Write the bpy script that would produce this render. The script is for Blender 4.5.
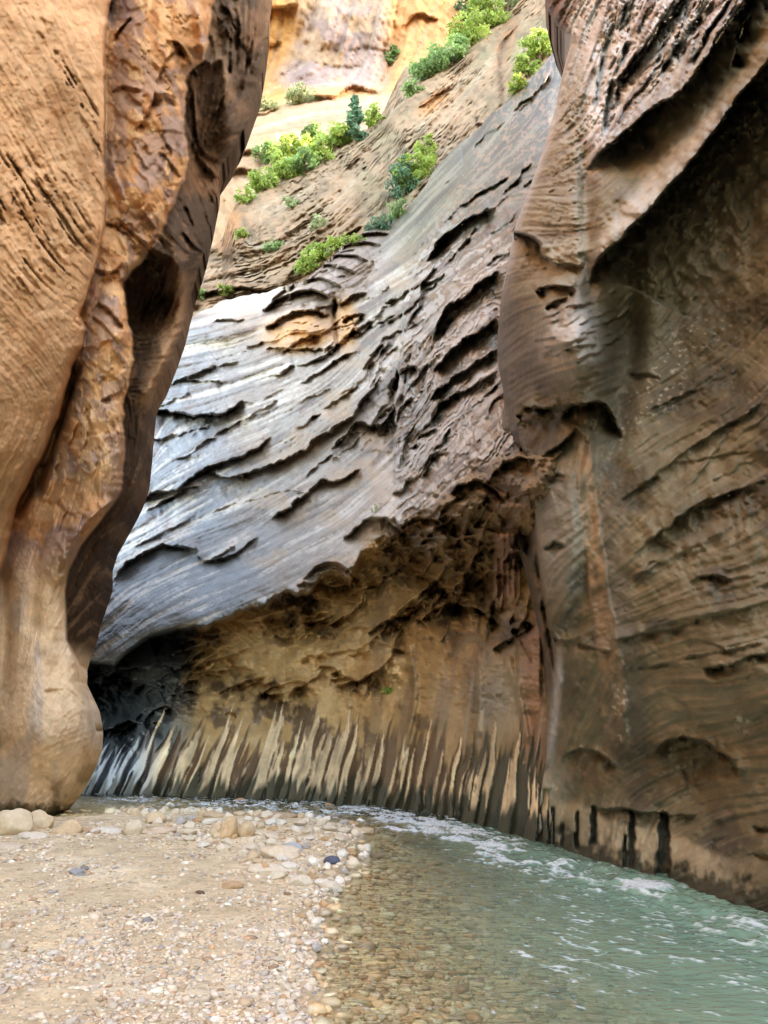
import bpy, math
import numpy as np
from mathutils import Vector

# ------------------------------------------------------------------ clear
for o in list(bpy.data.objects):
    bpy.data.objects.remove(o, do_unlink=True)
S = bpy.context.scene
C = S.collection

# ------------------------------------------------------------------ camera
PITCH = math.radians(17.0)
F = 745.0
EYE = 1.6
cam = bpy.data.cameras.new('camera')
cam.sensor_fit = 'VERTICAL'
cam.sensor_height = 24.0
cam.lens = 24.0 * F / 1024.0
cam.clip_start = 0.05
cam.clip_end = 1500
camo = bpy.data.objects.new('camera', cam)
C.objects.link(camo)
camo.location = (0, 0, EYE)
camo.rotation_euler = (math.radians(90) + PITCH, 0, 0)
S.camera = camo

# ------------------------------------------------------------------ light
SUN_TO = Vector((0.86, 0.22, 0.62)).normalized()     # direction towards the sun
el = math.asin(SUN_TO.z)
az = math.atan2(SUN_TO.x, SUN_TO.y)
w = bpy.data.worlds.new('World')
S.world = w
w.use_nodes = True
nt = w.node_tree
bg = nt.nodes['Background']
sky = nt.nodes.new('ShaderNodeTexSky')
sky.sky_type = 'NISHITA'
sky.sun_disc = False
sky.sun_elevation = el
sky.sun_rotation = az
sky.air_density = 1.0
sky.dust_density = 2.0
nt.links.new(sky.outputs[0], bg.inputs[0])
bg.inputs[1].default_value = 0.15
sl = bpy.data.lights.new('sun', 'SUN')
sl.energy = 2.5
sl.angle = math.radians(0.5)
sl.color = (1.0, 0.93, 0.82)
so = bpy.data.objects.new('sun', sl)
C.objects.link(so)
so.rotation_euler = SUN_TO.to_track_quat('Z', 'Y').to_euler()

S.view_settings.view_transform = 'Standard'
S.view_settings.look = 'None'
S.view_settings.gamma = 1
S.view_settings.exposure = 3.75
try:
    S.view_settings.use_white_balance = True
    S.view_settings.white_balance_temperature = 9300
    S.view_settings.white_balance_tint = 10
except Exception:
    pass
S.render.engine = 'CYCLES'
S.cycles.max_bounces = 8
S.cycles.diffuse_bounces = 5
S.cycles.glossy_bounces = 3
S.cycles.transparent_max_bounces = 12
S.cycles.sample_clamp_indirect = 6

# ------------------------------------------------------------------ projection helpers
cp, sp_ = math.cos(PITCH), math.sin(PITCH)


def rays(px, py):
    a = (np.asarray(px, float) - 384.0) / F
    b = -(np.asarray(py, float) - 512.0) / F
    return a, cp - b * sp_, sp_ + b * cp      # x, y, z per unit of camera depth


def unproj(px, py, Y):
    a, y, z = rays(px, py)
    t = np.asarray(Y, float) / y
    return np.stack([a * t, y * t, EYE + z * t], -1)


def ground(px, py, z0=0.0):
    a, y, z = rays(px, py)
    t = (z0 - EYE) / z
    return a * t, y * t


# ------------------------------------------------------------------ numpy noise
def _hash(ix, iy, iz, seed):
    h = (ix.astype(np.int64) * 374761393 + iy.astype(np.int64) * 668265263
         + iz.astype(np.int64) * 2147483647 + seed * 974634777) & 0xffffffff
    h = ((h ^ (h >> 13)) * 1274126177) & 0xffffffff
    h = ((h ^ (h >> 16)) * 2246822519) & 0xffffffff
    return ((h ^ (h >> 15)) & 0xffffff) / float(0xffffff) * 2 - 1


def vnoise(x, y, z, seed=0):
    x, y, z = np.broadcast_arrays(np.asarray(x, float), np.asarray(y, float), np.asarray(z, float))
    ix, iy, iz = np.floor(x), np.floor(y), np.floor(z)
    fx, fy, fz = x - ix, y - iy, z - iz
    fx = fx * fx * fx * (fx * (fx * 6 - 15) + 10)
    fy = fy * fy * fy * (fy * (fy * 6 - 15) + 10)
    fz = fz * fz * fz * (fz * (fz * 6 - 15) + 10)
    r = 0
    for dx in (0, 1):
        wx = fx if dx else 1 - fx
        for dy in (0, 1):
            wy = fy if dy else 1 - fy
            for dz in (0, 1):
                wz = fz if dz else 1 - fz
                r = r + wx * wy * wz * _hash(ix + dx, iy + dy, iz + dz, seed)
    return r


def fbm(x, y, z, octv=5, seed=0, gain=0.5, lac=2.03):
    r, a, f, n = 0, 1.0, 1.0, 0.0
    for k in range(octv):
        r = r + a * vnoise(x * f + k * 7.3, y * f, z * f, seed + k * 17)
        n += a
        a *= gain
        f *= lac
    return r / n * 1.6


def sstep(a, b, x):
    t = np.clip((x - a) / (b - a), 0, 1)
    return t * t * (3 - 2 * t)


# ------------------------------------------------------------------ thin plate spline
class TPS:
    def __init__(self, pts, smooth=0.0, sc=100.0):
        p = np.array(pts, float)
        self.p = p[:, :2] / sc
        self.sc = sc
        n = len(p)
        K = self._u(self.p[:, None] - self.p[None]) + smooth * np.eye(n)
        P = np.c_[np.ones(n), self.p]
        A = np.zeros((n + 3, n + 3))
        A[:n, :n] = K
        A[:n, n:] = P
        A[n:, :n] = P.T
        b = np.zeros(n + 3)
        b[:n] = p[:, 2]
        s = np.linalg.solve(A, b)
        self.w, self.c = s[:n], s[n:]

    @staticmethod
    def _u(d):
        r2 = (d ** 2).sum(-1)
        return 0.5 * r2 * np.log(r2 + 1e-9)

    def __call__(self, x, y):
        x = np.asarray(x, float) / self.sc
        y = np.asarray(y, float) / self.sc
        r = self.c[0] + self.c[1] * x + self.c[2] * y
        for (a, b), wt in zip(self.p, self.w):
            r2 = (x - a) ** 2 + (y - b) ** 2
            r = r + wt * 0.5 * r2 * np.log(r2 + 1e-9)
        return r


# ------------------------------------------------------------------ bedding direction field and the streaks that follow it
X0, Y0, W_, H_ = -120, -120, 1000, 1080
DIRS = [  # x, y, angle in degrees (positive rises to the right)
    (0, 0, -62), (60, 60, -62), (30, 220, -58), (80, 200, -60), (30, 350, -50), (20, 480, 68), (70, 440, 70),
    (150, 60, -45), (140, 180, -58), (180, 30, -60), (130, 250, -35), (100, 330, -38), (100, 430, -60),
    (220, 80, 80), (160, 300, 72), (60, 560, 75), (40, 700, 60), (70, 740, 20), (10, 640, 85), (130, 450, 75),
    (200, 330, 12), (170, 380, 8), (250, 400, 22), (180, 470, 34), (130, 560, 32), (120, 620, 42), (250, 480, 28),
    (220, 560, 20), (300, 540, 24), (330, 440, 38), (380, 480, 45), (360, 360, 50), (280, 340, 8), (330, 300, 15),
    (360, 250, 30), (420, 230, 52), (430, 380, 52), (470, 330, 45), (480, 220, 44), (480, 420, 50), (520, 130, 52),
    (450, 480, 38), (230, 280, 6), (300, 220, 32), (350, 160, 40), (430, 100, 44), (500, 40, 52), (230, 220, -65),
    (300, 30, 80), (380, 50, 78), (320, 110, 10), (260, 130, 15),
    (200, 650, 10), (300, 640, 12), (380, 600, 30), (250, 690, -8), (350, 690, 20), (440, 560, 60),
    (110, 770, 60), (200, 760, 66), (280, 750, 72), (360, 750, 76), (430, 740, 80), (500, 740, 82), (540, 650, 86),
    (420, 660, 84), (480, 640, 88), (500, 560, 85), (530, 790, 80),
    (540, 150, 20), (560, 60, 70), (550, 210, -8), (545, 270, 10), (570, 340, 20), (560, 380, 10), (600, 60, 66),
    (640, 90, 55), (700, 50, 60), (650, 180, 50), (700, 250, 50), (640, 300, 62), (750, 300, 40), (700, 400, 32),
    (650, 480, 32), (740, 470, 24), (600, 500, 50), (550, 520, 30), (620, 620, 25), (720, 600, 14), (700, 680, 6),
    (600, 700, 60), (650, 780, 30), (740, 790, 15), (620, 830, 84), (700, 860, 20), (570, 780, 75), (580, 450, 80)]


def lic_fields():
    g = 8
    gx = np.arange(0, W_ + g, g) + X0
    gy = np.arange(0, H_ + g, g) + Y0
    GX, GY = np.meshgrid(gx, gy)
    d = np.array(DIRS, float)
    a2 = np.radians(d[:, 2]) * 2
    wsum = 0
    vx = 0
    vy = 0
    for (x, y, _), a in zip(DIRS, a2):
        wt = 1.0 / ((GX - x) ** 2 + (GY - y) ** 2 + 300.0) ** 1.7
        vx = vx + wt * math.cos(a)
        vy = vy + wt * math.sin(a)
    ang = np.arctan2(vy, vx) / 2
    ang = ang + 0.16 * fbm(GX / 70, GY / 70, 0, 3, 91)
    c2, s2 = np.cos(2 * ang), np.sin(2 * ang)

    def up(A, st):
        xs = np.arange(0, W_, st) / g
        ys = np.arange(0, H_, st) / g
        ix = xs.astype(int)
        iy = ys.astype(int)
        fx = (xs - ix)[None, :]
        fy = (ys - iy)[:, None]
        B = A[iy][:, ix] * (1 - fx) * (1 - fy) + A[iy][:, ix + 1] * fx * (1 - fy) \
            + A[iy + 1][:, ix] * (1 - fx) * fy + A[iy + 1][:, ix + 1] * fx * fy
        return B
    lic_fields.grid = (g, c2, s2)
    out = []
    rng = np.random.default_rng(5)
    for st, L, blur in ((1, 16, 0), (1, 34, 1), (2, 34, 1), (4, 30, 1)):
        c, s = up(c2, st), up(s2, st)
        a = np.arctan2(s, c) / 2
        ux, uy = np.cos(a), -np.sin(a)
        h, wd = a.shape
        N = rng.standard_normal((h, wd))
        for _ in range(blur):
            N = (N + np.roll(N, 1, 0) + np.roll(N, -1, 0) + np.roll(N, 1, 1) + np.roll(N, -1, 1)) / 5
        acc = N.copy()
        YY, XX = np.mgrid[0:h, 0:wd].astype(np.float32)
        for sg in (1, -1):
            x, y = XX.copy(), YY.copy()
            px, py = ux * sg, uy * sg
            for k in range(L):
                x += px
                y += py
                ix = np.clip(x + .5, 0, wd - 1).astype(np.int32)
                iy = np.clip(y + .5, 0, h - 1).astype(np.int32)
                acc += N[iy, ix] * (1 - k / L * .6)
                nx, ny = ux[iy, ix], uy[iy, ix]
                sgn = np.sign(nx * px + ny * py + 1e-9)
                px, py = nx * sgn, ny * sgn
        acc -= acc.mean()
        acc /= acc.std()
        out.append((st, acc))
    return out


LIC = lic_fields()


def lic(k, px, py):
    st, A = LIC[k]
    h, wd = A.shape
    x = np.clip((px - X0) / st, 0, wd - 1.01)
    y = np.clip((py - Y0) / st, 0, h - 1.01)
    ix, iy = x.astype(int), y.astype(int)
    fx, fy = x - ix, y - iy
    return (A[iy, ix] * (1 - fx) * (1 - fy) + A[iy, ix + 1] * fx * (1 - fy)
            + A[iy + 1, ix] * (1 - fx) * fy + A[iy + 1, ix + 1] * fx * fy)


def bed_dir(x, y):
    g, c2, s2 = lic_fields.grid
    i = int(np.clip((y - Y0) / g, 0, c2.shape[0] - 1))
    j = int(np.clip((x - X0) / g, 0, c2.shape[1] - 1))
    a = math.atan2(s2[i, j], c2[i, j]) / 2
    return math.cos(a), -math.sin(a)


def bed_ledges(n, box, inside, ln, amp, dec, lip, seed):
    """short broken plates whose edges follow the bedding"""
    r = np.random.default_rng(seed)
    out = []
    tries = 0
    while len(out) < n and tries < n * 30:
        tries += 1
        x, y = r.uniform(box[0], box[2]), r.uniform(box[1], box[3])
        if not inside(x, y):
            continue
        L = r.uniform(*ln)
        pts = [(x, y)]
        turn = r.normal(0, .012)
        dx, dy = bed_dir(x, y)
        k = 0
        while k < L:
            st = 5.0
            nx, ny = bed_dir(pts[-1][0], pts[-1][1])
            if nx * dx + ny * dy < 0:
                nx, ny = -nx, -ny
            c, s = math.cos(turn * k * .3), math.sin(turn * k * .3)
            dx, dy = nx * c - ny * s, nx * s + ny * c
            j = r.normal(0, 1.0)
            pts.append((pts[-1][0] + dx * st - dy * j, pts[-1][1] + dy * st + dx * j))
            k += st
        if pts[-1][0] < pts[0][0]:
            pts = pts[::-1]
        if len(pts) < 3:
            continue
        a = r.uniform(*amp)
        out.append((pts, a, r.uniform(*dec), a * lip, r.uniform(3, 8)))
    return out


def arch_ledges(n, box, inside, wd, amp, dec, seed, rise=(.1, .45)):
    r = np.random.default_rng(seed)
    out = []
    tries = 0
    while len(out) < n and tries < n * 30:
        tries += 1
        x, y = r.uniform(box[0], box[2]), r.uniform(box[1], box[3])
        if not inside(x, y):
            continue
        w = r.uniform(*wd)
        hgt = w * r.uniform(*rise)
        tl = r.normal(-.1, .25)
        sk = r.uniform(-.3, .3)
        pts = []
        for t in np.linspace(-1, 1, 7):
            pts.append((x + t * w / 2, y - hgt * (1 - (t - sk) ** 2 * .8) + tl * t * w / 2 + r.normal(0, 1.0)))
        a = r.uniform(*amp)
        out.append((pts, a, r.uniform(*dec), a * .2, r.uniform(3, 7)))
    return out


# ------------------------------------------------------------------ traced features
def pdist(px, py, poly):
    """unsigned distance, side (+ = right hand side when walking the line, y down), position 0..1"""
    P = np.array(poly, float)
    seg = np.diff(P, axis=0)
    ln = np.hypot(seg[:, 0], seg[:, 1])
    tot = ln.sum()
    best = np.full(px.shape, 1e9)
    side = np.zeros(px.shape)
    pos = np.zeros(px.shape)
    acc = 0
    for i in range(len(seg)):
        ax, ay = P[i]
        ux, uy = seg[i] / max(ln[i], 1e-6)
        dx, dy = px - ax, py - ay
        t = np.clip(dx * ux + dy * uy, 0, ln[i])
        qx, qy = dx - t * ux, dy - t * uy
        d = np.hypot(qx, qy)
        m = d < best
        best = np.where(m, d, best)
        side = np.where(m, np.sign(ux * dy - uy * dx), side)
        pos = np.where(m, (acc + t) / tot, pos)
        acc += ln[i]
    return best, side, pos


def local(px, py, poly, R):
    P = np.array(poly, float)
    return ((px > P[:, 0].min() - R) & (px < P[:, 0].max() + R)
            & (py > P[:, 1].min() - R) & (py < P[:, 1].max() + R))


def smooth_poly(poly, n=4):
    P = np.array(poly, float)
    if len(P) < 3:
        return P
    Q = np.vstack([2 * P[0] - P[1], P, 2 * P[-1] - P[-2]])
    out = []
    for i in range(1, len(Q) - 2):
        p0, p1, p2, p3 = Q[i - 1:i + 3]
        for k in range(n):
            t = k / n
            out.append(.5 * (2 * p1 + (p2 - p0) * t + (2 * p0 - 5 * p1 + 4 * p2 - p3) * t * t
                             + (3 * p1 - p0 - 3 * p2 + p3) * t ** 3))
    out.append(P[-1])
    return np.array(out)


def ledges(px, py, D, feats, wob=1.5):
    """each: (poly, amp metres, decay px below, lip metres, lip px above) ; recess on the right hand side"""
    wx = wob * (fbm(px / 16, py / 16, 0, 3, 31) + .3 * fbm(px / 4.5, py / 4.5, 0, 2, 32))
    av = np.clip(1 + .9 * fbm(px / 13, py / 13, 5, 3, 33), .15, 2)
    for f in feats:
        poly, amp, dec = f[0], f[1], f[2]
        lip, lw = (f[3], f[4]) if len(f) > 3 else (0.0, 1.0)
        poly = smooth_poly(poly)
        R = dec * 3.5 + lw * 3 + 5
        m = local(px, py, poly, R)
        if not m.any():
            continue
        x, y = px[m], py[m]
        d, s, t = pdist(x, y, poly)
        sd = d * s + wx[m]
        tap = sstep(0, .14, t) * sstep(1, .86, t)
        tap = np.where((t <= 0) | (t >= 1), 0, tap)
        rec = sstep(0, 2.2, sd) * np.exp(-np.clip(sd, 0, None) / dec) * amp
        up = np.exp(-np.clip(-sd, 0, None) / lw) * (sd < 0) * lip
        up = np.where(sd >= 0, lip * sstep(2.2, 0, sd), up)
        D[m] += tap * (rec - up) * (av[m] if amp < .9 else .7 + .3 * av[m].clip(.5, 1.5))
    return D


def grooves(px, py, D, feats):
    for poly, amp, wd in feats:
        poly = smooth_poly(poly)
        m = local(px, py, poly, wd * 3)
        if not m.any():
            continue
        d, s, t = pdist(px[m], py[m], poly)
        tap = sstep(0, .1, t) * sstep(1, .9, t)
        D[m] += amp * np.exp(-(d / wd) ** 2) * tap
    return D


def blob(px, py, cx, cy, rx, ry, rot=0.0, p=2.0):
    c, s = math.cos(math.radians(rot)), math.sin(math.radians(rot))
    dx, dy = px - cx, -(py - cy)
    u = (dx * c + dy * s) / rx
    v = (-dx * s + dy * c) / ry
    return np.exp(-(u * u + v * v) ** (p / 2))


def mix(col, c2, m):
    m = np.clip(m, 0, 1)[..., None]
    return col * (1 - m) + np.array(c2) * m


def curve(pts):
    P = np.array(pts, float)
    return lambda v: np.interp(v, P[:, 0], P[:, 1])


# ------------------------------------------------------------------ mesh + materials
def grid_mesh(name, V, col=None, extra=None, flip=False):
    if flip:
        V = V[::-1]
        col = None if col is None else col[::-1]
        extra = {k: v[::-1] for k, v in (extra or {}).items()}
    V = np.ascontiguousarray(V)
    h, wd = V.shape[:2]
    me = bpy.data.meshes.new(name)
    n = h * wd
    me.vertices.add(n)
    me.vertices.foreach_set('co', V.reshape(-1).astype(np.float32))
    i = np.arange(n).reshape(h, wd)
    q = np.stack([i[:-1, :-1], i[1:, :-1], i[1:, 1:], i[:-1, 1:]], -1).reshape(-1, 4)
    me.loops.add(q.size)
    me.loops.foreach_set('vertex_index', q.reshape(-1).astype(np.int32))
    me.polygons.add(len(q))
    me.polygons.foreach_set('loop_start', np.arange(0, q.size, 4, dtype=np.int32))
    me.update(calc_edges=True)
    me.polygons.foreach_set('use_smooth', np.ones(len(q), bool))
    if col is not None:
        a = me.color_attributes.new('tone', 'FLOAT_COLOR', 'POINT')
        c4 = np.ones((n, 4), np.float32)
        c4[:, :3] = np.clip(col.reshape(-1, 3), 0.004, .9)
        a.data.foreach_set('color', c4.reshape(-1))
    for k, v in (extra or {}).items():
        a = me.attributes.new(k, 'FLOAT', 'POINT')
        a.data.foreach_set('value', v.reshape(-1).astype(np.float32))
    o = bpy.data.objects.new(name, me)
    C.objects.link(o)
    return o


def soup(name, V, Fc, col=None, smooth=True):
    me = bpy.data.meshes.new(name)
    me.vertices.add(len(V))
    me.vertices.foreach_set('co', np.asarray(V, np.float32).reshape(-1))
    Fc = np.asarray(Fc, np.int32)
    k = Fc.shape[1]
    me.loops.add(Fc.size)
    me.loops.foreach_set('vertex_index', Fc.reshape(-1))
    me.polygons.add(len(Fc))
    me.polygons.foreach_set('loop_start', np.arange(0, Fc.size, k, dtype=np.int32))
    me.update(calc_edges=True)
    me.polygons.foreach_set('use_smooth', np.full(len(Fc), smooth))
    if col is not None:
        a = me.color_attributes.new('tone', 'FLOAT_COLOR', 'POINT')
        c4 = np.ones((len(V), 4), np.float32)
        c4[:, :3] = col
        a.data.foreach_set('color', c4.reshape(-1))
    return me


def new_mat(name):
    m = bpy.data.materials.new(name)
    m.use_nodes = True
    t = m.node_tree
    return m, t, t.nodes, t.links, t.nodes['Principled BSDF']


def rock_mat(name, rough=0.75, spec=0.35, grain=6.0, bump=0.5, bdist=0.03, var=0.25, coat=None):
    m, t, N, L, B = new_mat(name)
    at = N.new('ShaderNodeVertexColor')
    at.layer_name = 'tone'
    tc = N.new('ShaderNodeTexCoord')
    n1 = N.new('ShaderNodeTexNoise')
    n1.inputs['Scale'].default_value = grain
    n1.inputs['Detail'].default_value = 8
    n1.inputs['Roughness'].default_value = .65
    L.new(tc.outputs['Object'], n1.inputs['Vector'])
    n2 = N.new('ShaderNodeTexNoise')
    n2.inputs['Scale'].default_value = grain * 0.13
    n2.inputs['Detail'].default_value = 5
    L.new(tc.outputs['Object'], n2.inputs['Vector'])
    r1 = N.new('ShaderNodeMapRange')
    r1.inputs[3].default_value = 1 - var
    r1.inputs[4].default_value = 1 + var
    r1.inputs[1].default_value = .3
    r1.inputs[2].default_value = .7
    L.new(n1.outputs['Fac'], r1.inputs[0])
    r2 = N.new('ShaderNodeMapRange')
    r2.inputs[1].default_value = .3
    r2.inputs[2].default_value = .7
    r2.inputs[3].default_value = 1 - var * .7
    r2.inputs[4].default_value = 1 + var * .7
    L.new(n2.outputs['Fac'], r2.inputs[0])
    mu = N.new('ShaderNodeMath')
    mu.operation = 'MULTIPLY'
    L.new(r1.outputs[0], mu.inputs[0])
    L.new(r2.outputs[0], mu.inputs[1])
    vm = N.new('ShaderNodeVectorMath')
    vm.operation = 'SCALE'
    L.new(at.outputs['Color'], vm.inputs[0])
    L.new(mu.outputs[0], vm.inputs['Scale'])
    L.new(vm.outputs[0], B.inputs['Base Color'])
    bp = N.new('ShaderNodeBump')
    bp.inputs['Strength'].default_value = bump
    bp.inputs['Distance'].default_value = bdist
    L.new(n1.outputs['Fac'], bp.inputs['Height'])
    L.new(bp.outputs[0], B.inputs['Normal'])
    B.inputs['Roughness'].default_value = rough
    B.inputs['Specular IOR Level'].default_value = spec
    return m


def struct(o, label=None):
    o['kind'] = 'structure'
    if label:
        o['label'] = label
    return o


def colsamples(lo, a, b, hi, st, grow=1.12):
    mid = list(np.arange(a, b + .01, st))
    s, x, left = st, a, []
    while x > lo:
        s *= grow
        x -= s
        left.append(x)
    s, x, right = st, b, []
    while x < hi:
        s *= grow
        x += s
        right.append(x)
    return np.array(left[::-1] + mid + right)


ST = 1.35
WL = curve([(-200, 788), (60, 793), (150, 795), (240, 798), (330, 802), (400, 809), (450, 818), (500, 831), (560, 850),
            (620, 869), (700, 892), (768, 912), (900, 955), (1129, 1040), (1500, 1200)])


def yw(px):
    return ground(px, WL(px), 0.0)[1]


YWTAB_X = np.arange(-200, 1501, 10.0)
# a wall that follows a smooth plan line rather than each pixel's wiggle
YWTAB = yw(YWTAB_X)
YWTAB = np.convolve(np.pad(YWTAB, 4, 'edge'), np.ones(9) / 9, 'valid')
ywf = lambda px: np.interp(px, YWTAB_X, YWTAB)

# ================================================================== MIDDLE WALL (hollowed foot, grey slope above)
def build_middle():
    ytop = curve([(-80, 380), (120, 370), (150, 352), (175, 335), (190, 318), (215, 305), (262, 292), (300, 282), (318, 270), (340, 248),
                  (365, 232), (388, 222), (402, 214), (420, 192), (440, 164), (452, 148), (470, 135), (490, 116), (515, 92), (535, 74), (560, 45),
                  (590, 0), (660, -80)])
    pxs = colsamples(-60, 70, 570, 640, .85)
    rows = 600
    v = np.linspace(0, 1, rows)
    yt = ytop(pxs) + 2.0 * fbm(pxs / 14, 0, 0, 3, 3)
    wl = WL(pxs)
    PX = np.repeat(pxs[None], rows, 0)
    PY = yt[None] + (wl - yt)[None] * v[:, None]
    # lip of the big hollow
    lipc = curve([(-100, 655), (85, 656), (100, 660), (115, 662), (130, 648), (150, 634), (185, 624), (205, 626), (235, 611), (262, 603), (290, 590),
                  (310, 592), (320, 572), (335, 566), (350, 575), (362, 548), (380, 535), (398, 528), (410, 512), (430, 506),
                  (446, 490), (460, 478), (480, 462), (505, 455), (560, 440), (640, 430)])
    Yw = ywf(PX)
    # offsets (m) from the waterline plan, below the lip
    lowT = TPS([(60, 795, 0), (150, 795, 0), (300, 800, 0), (450, 818, 0), (560, 850, 0), (640, 875, 0),
                (60, 740, .5), (150, 740, .6), (250, 720, .5), (350, 715, .5), (450, 720, .4), (540, 740, .3),
                (100, 700, 3.2), (130, 690, 4.2), (170, 690, 1.2), (250, 670, 1.1), (350, 650, 1.0), (450, 650, 1.2), (540, 640, 1.2),
                (90, 650, 4.2), (150, 640, 3.4), (200, 630, 1.3), (300, 600, 1.0), (400, 560, 1.2), (480, 500, 1.5), (480, 570, 2.2),
                (520, 540, 2.0), (560, 480, 2.0), (620, 600, 2.0)])
    upT = TPS([(60, 660, -1.0), (110, 655, -1.2), (185, 620, -1.6), (240, 605, -1.6), (300, 580, -1.5), (350, 560, -1.6), (400, 512, -1.6),
               (450, 475, -1.9), (500, 440, -1.6), (580, 420, -1),
               (60, 560, 1.2), (120, 540, 2.0), (200, 520, 2.0), (300, 500, 1.8), (380, 460, 1.6), (440, 400, 1.5), (500, 370, 1.0),
               (130, 450, 6.5), (200, 430, 6.5), (300, 400, 7.0), (370, 370, 6.5), (398, 350, 5.5), (440, 300, 5.0), (500, 280, 4.5),
               (150, 380, 11), (250, 350, 12), (300, 300, 16), (350, 270, 17), (380, 300, 12), (410, 230, 17), (440, 200, 16),
               (470, 200, 12), (480, 145, 20), (520, 120, 19), (540, 160, 12), (560, 60, 24), (600, 100, 18), (620, -40, 30),
               (190, 320, 16), (220, 306, 17), (390, 228, 20)])
    base = np.minimum(1, 1)
    dl = PY - lipc(PX)
    dl = dl + 3.5 * fbm(PX / 11, PY / 11, 0, 4, 12) * sstep(150, 220, PX)
    s = sstep(-1, 6, dl)
    sg = sstep(-1, np.interp(PX, [330, 400, 440, 520], [6, 40, 110, 140]), dl)
    up = upT(PX, PY)
    # grey slope thins to the lip with a rounded brow
    up = up + 0.45 * np.exp(-np.clip(-dl, 0, 60) / 9.0)
    # undercut just below the lip is deepest
    lo = lowT(PX, PY) + 0.8 * np.exp(-np.clip(dl, 0, 200) / 26.0)
    off = up * (1 - sg) + lo * sg
    D = Yw + off
    D += np.clip(PX - 548, 0, None) * .06 + np.clip(PX - 510, 0, None) * .05 * (1 - s) * sstep(250, 330, PY)
    upm = 1 - s
    nose_ = sstep(-6, 6, PX - np.interp(PY, [60, 160, 240, 300, 400, 520], [520, 470, 425, 405, 398, 396]))
    # --- relief on the grey slope
    L0, L1, L2, L3 = (lic(k, PX, PY) for k in range(4))
    sc = D / 22.0
    relief = (0.016 * L0 + 0.028 * L1 + 0.032 * L2 + 0.05 * L3 + .22 * fbm(PX / 38, PY / 24, 3, 3, 28))
    # terraces: turn the slow streaks into plates with a sharp lower edge
    ph = (L3 * 0.55 + L2 * .25 + fbm(PX / 60, PY / 60, 0, 3, 8) * 1.2)
    saw = (ph * 1.5) % 1.0
    relief += 0.03 * (sstep(0, .85, saw) - sstep(.85, 1, saw))
    smoothz = blob(PX, PY, 230, 570, 130, 45, 20, 4)           # planed smooth apron above the lip
    slab = sstep(-14, 8, (PY - 215) * .6 - (PX - 430) * -0.75) * 0
    relief *= (1 - .75 * smoothz)
    D += upm * relief * sc * (1 - .55 * blob(PX, PY, 455, 160, 95, 40, 48, 4)) * (1 - .35 * nose_)
    D -= upm * 3.0 * blob(PX, PY, 322, 268, 62, 34, 34, 4)
    D -= upm * 1.6 * blob(PX, PY, 215, 330, 60, 16, 12, 3)
    D -= upm * 1.8 * blob(PX, PY, 297, 330, 32, 16, 5, 4)
    grooves(PX, PY, D, [([(336, 296), (334, 320), (338, 352)], .9, 2)])
    for k, (xa, ya, xb, yb, bow) in enumerate(((262, 312, 336, 300, 16), (268, 304, 345, 288, 16), (278, 292, 358, 274, 15), (292, 282, 372, 260, 14),
                                               (308, 270, 384, 246, 12), (326, 258, 392, 234, 9), (338, 306, 368, 292, 5), (340, 322, 366, 314, 4), (342, 338, 364, 332, 4))):
        t_ = np.linspace(0, 1, 7)
        arc = [(xa + (xb - xa) * t, ya + (yb - ya) * t - bow * 4 * t * (1 - t) * (1 + .1 * ((k * 7) % 3))) for t in t_]
        ledges(PX, PY, D, [(arc, .9 if k else 2.2, 5 if k else 8, .8, 7)], 1.2)
    # --- plates of the ragged nose on the right (400..500)
    nose = upm * sstep(-6, 6, PX - np.interp(PY, [60, 160, 240, 300, 400, 520], [520, 470, 425, 405, 398, 396]))
    ph2 = L3 * .55 + L2 * .2 + fbm(PX / 40, PY / 40, 1, 3, 18)
    saw2 = (ph2 * 1.3 + .3) % 1.0
    D += nose * 0.17 * sstep(190, 260, PY) * (sstep(0, .75, saw2) - sstep(.75, 1, saw2)) * (1 - blob(PX, PY, 520, 110, 60, 40))
    # --- hollow: overlapping scoops with dark under-edges
    low = s
    hi = sstep(735, 690, PY)
    q = fbm(PX / 34 + .7 * fbm(PX / 30, PY / 20, 4, 2, 6), PY / 15 - PX / 90, 0, 3, 44)
    saw3 = (q * 3.0) % 1.0
    D += low * hi * (0.14 * fbm(PX / 22, PY / 12, 0, 5, 45) + .05 * fbm(PX / 5, PY / 3.5, 0, 3, 46))
    # ragged roof of the hollow on the right
    D += low * 0.5 * sstep(90, 0, dl) * sstep(300, 380, PX) * fbm(PX / 17, PY / 11, 0, 5, 47)
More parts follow.
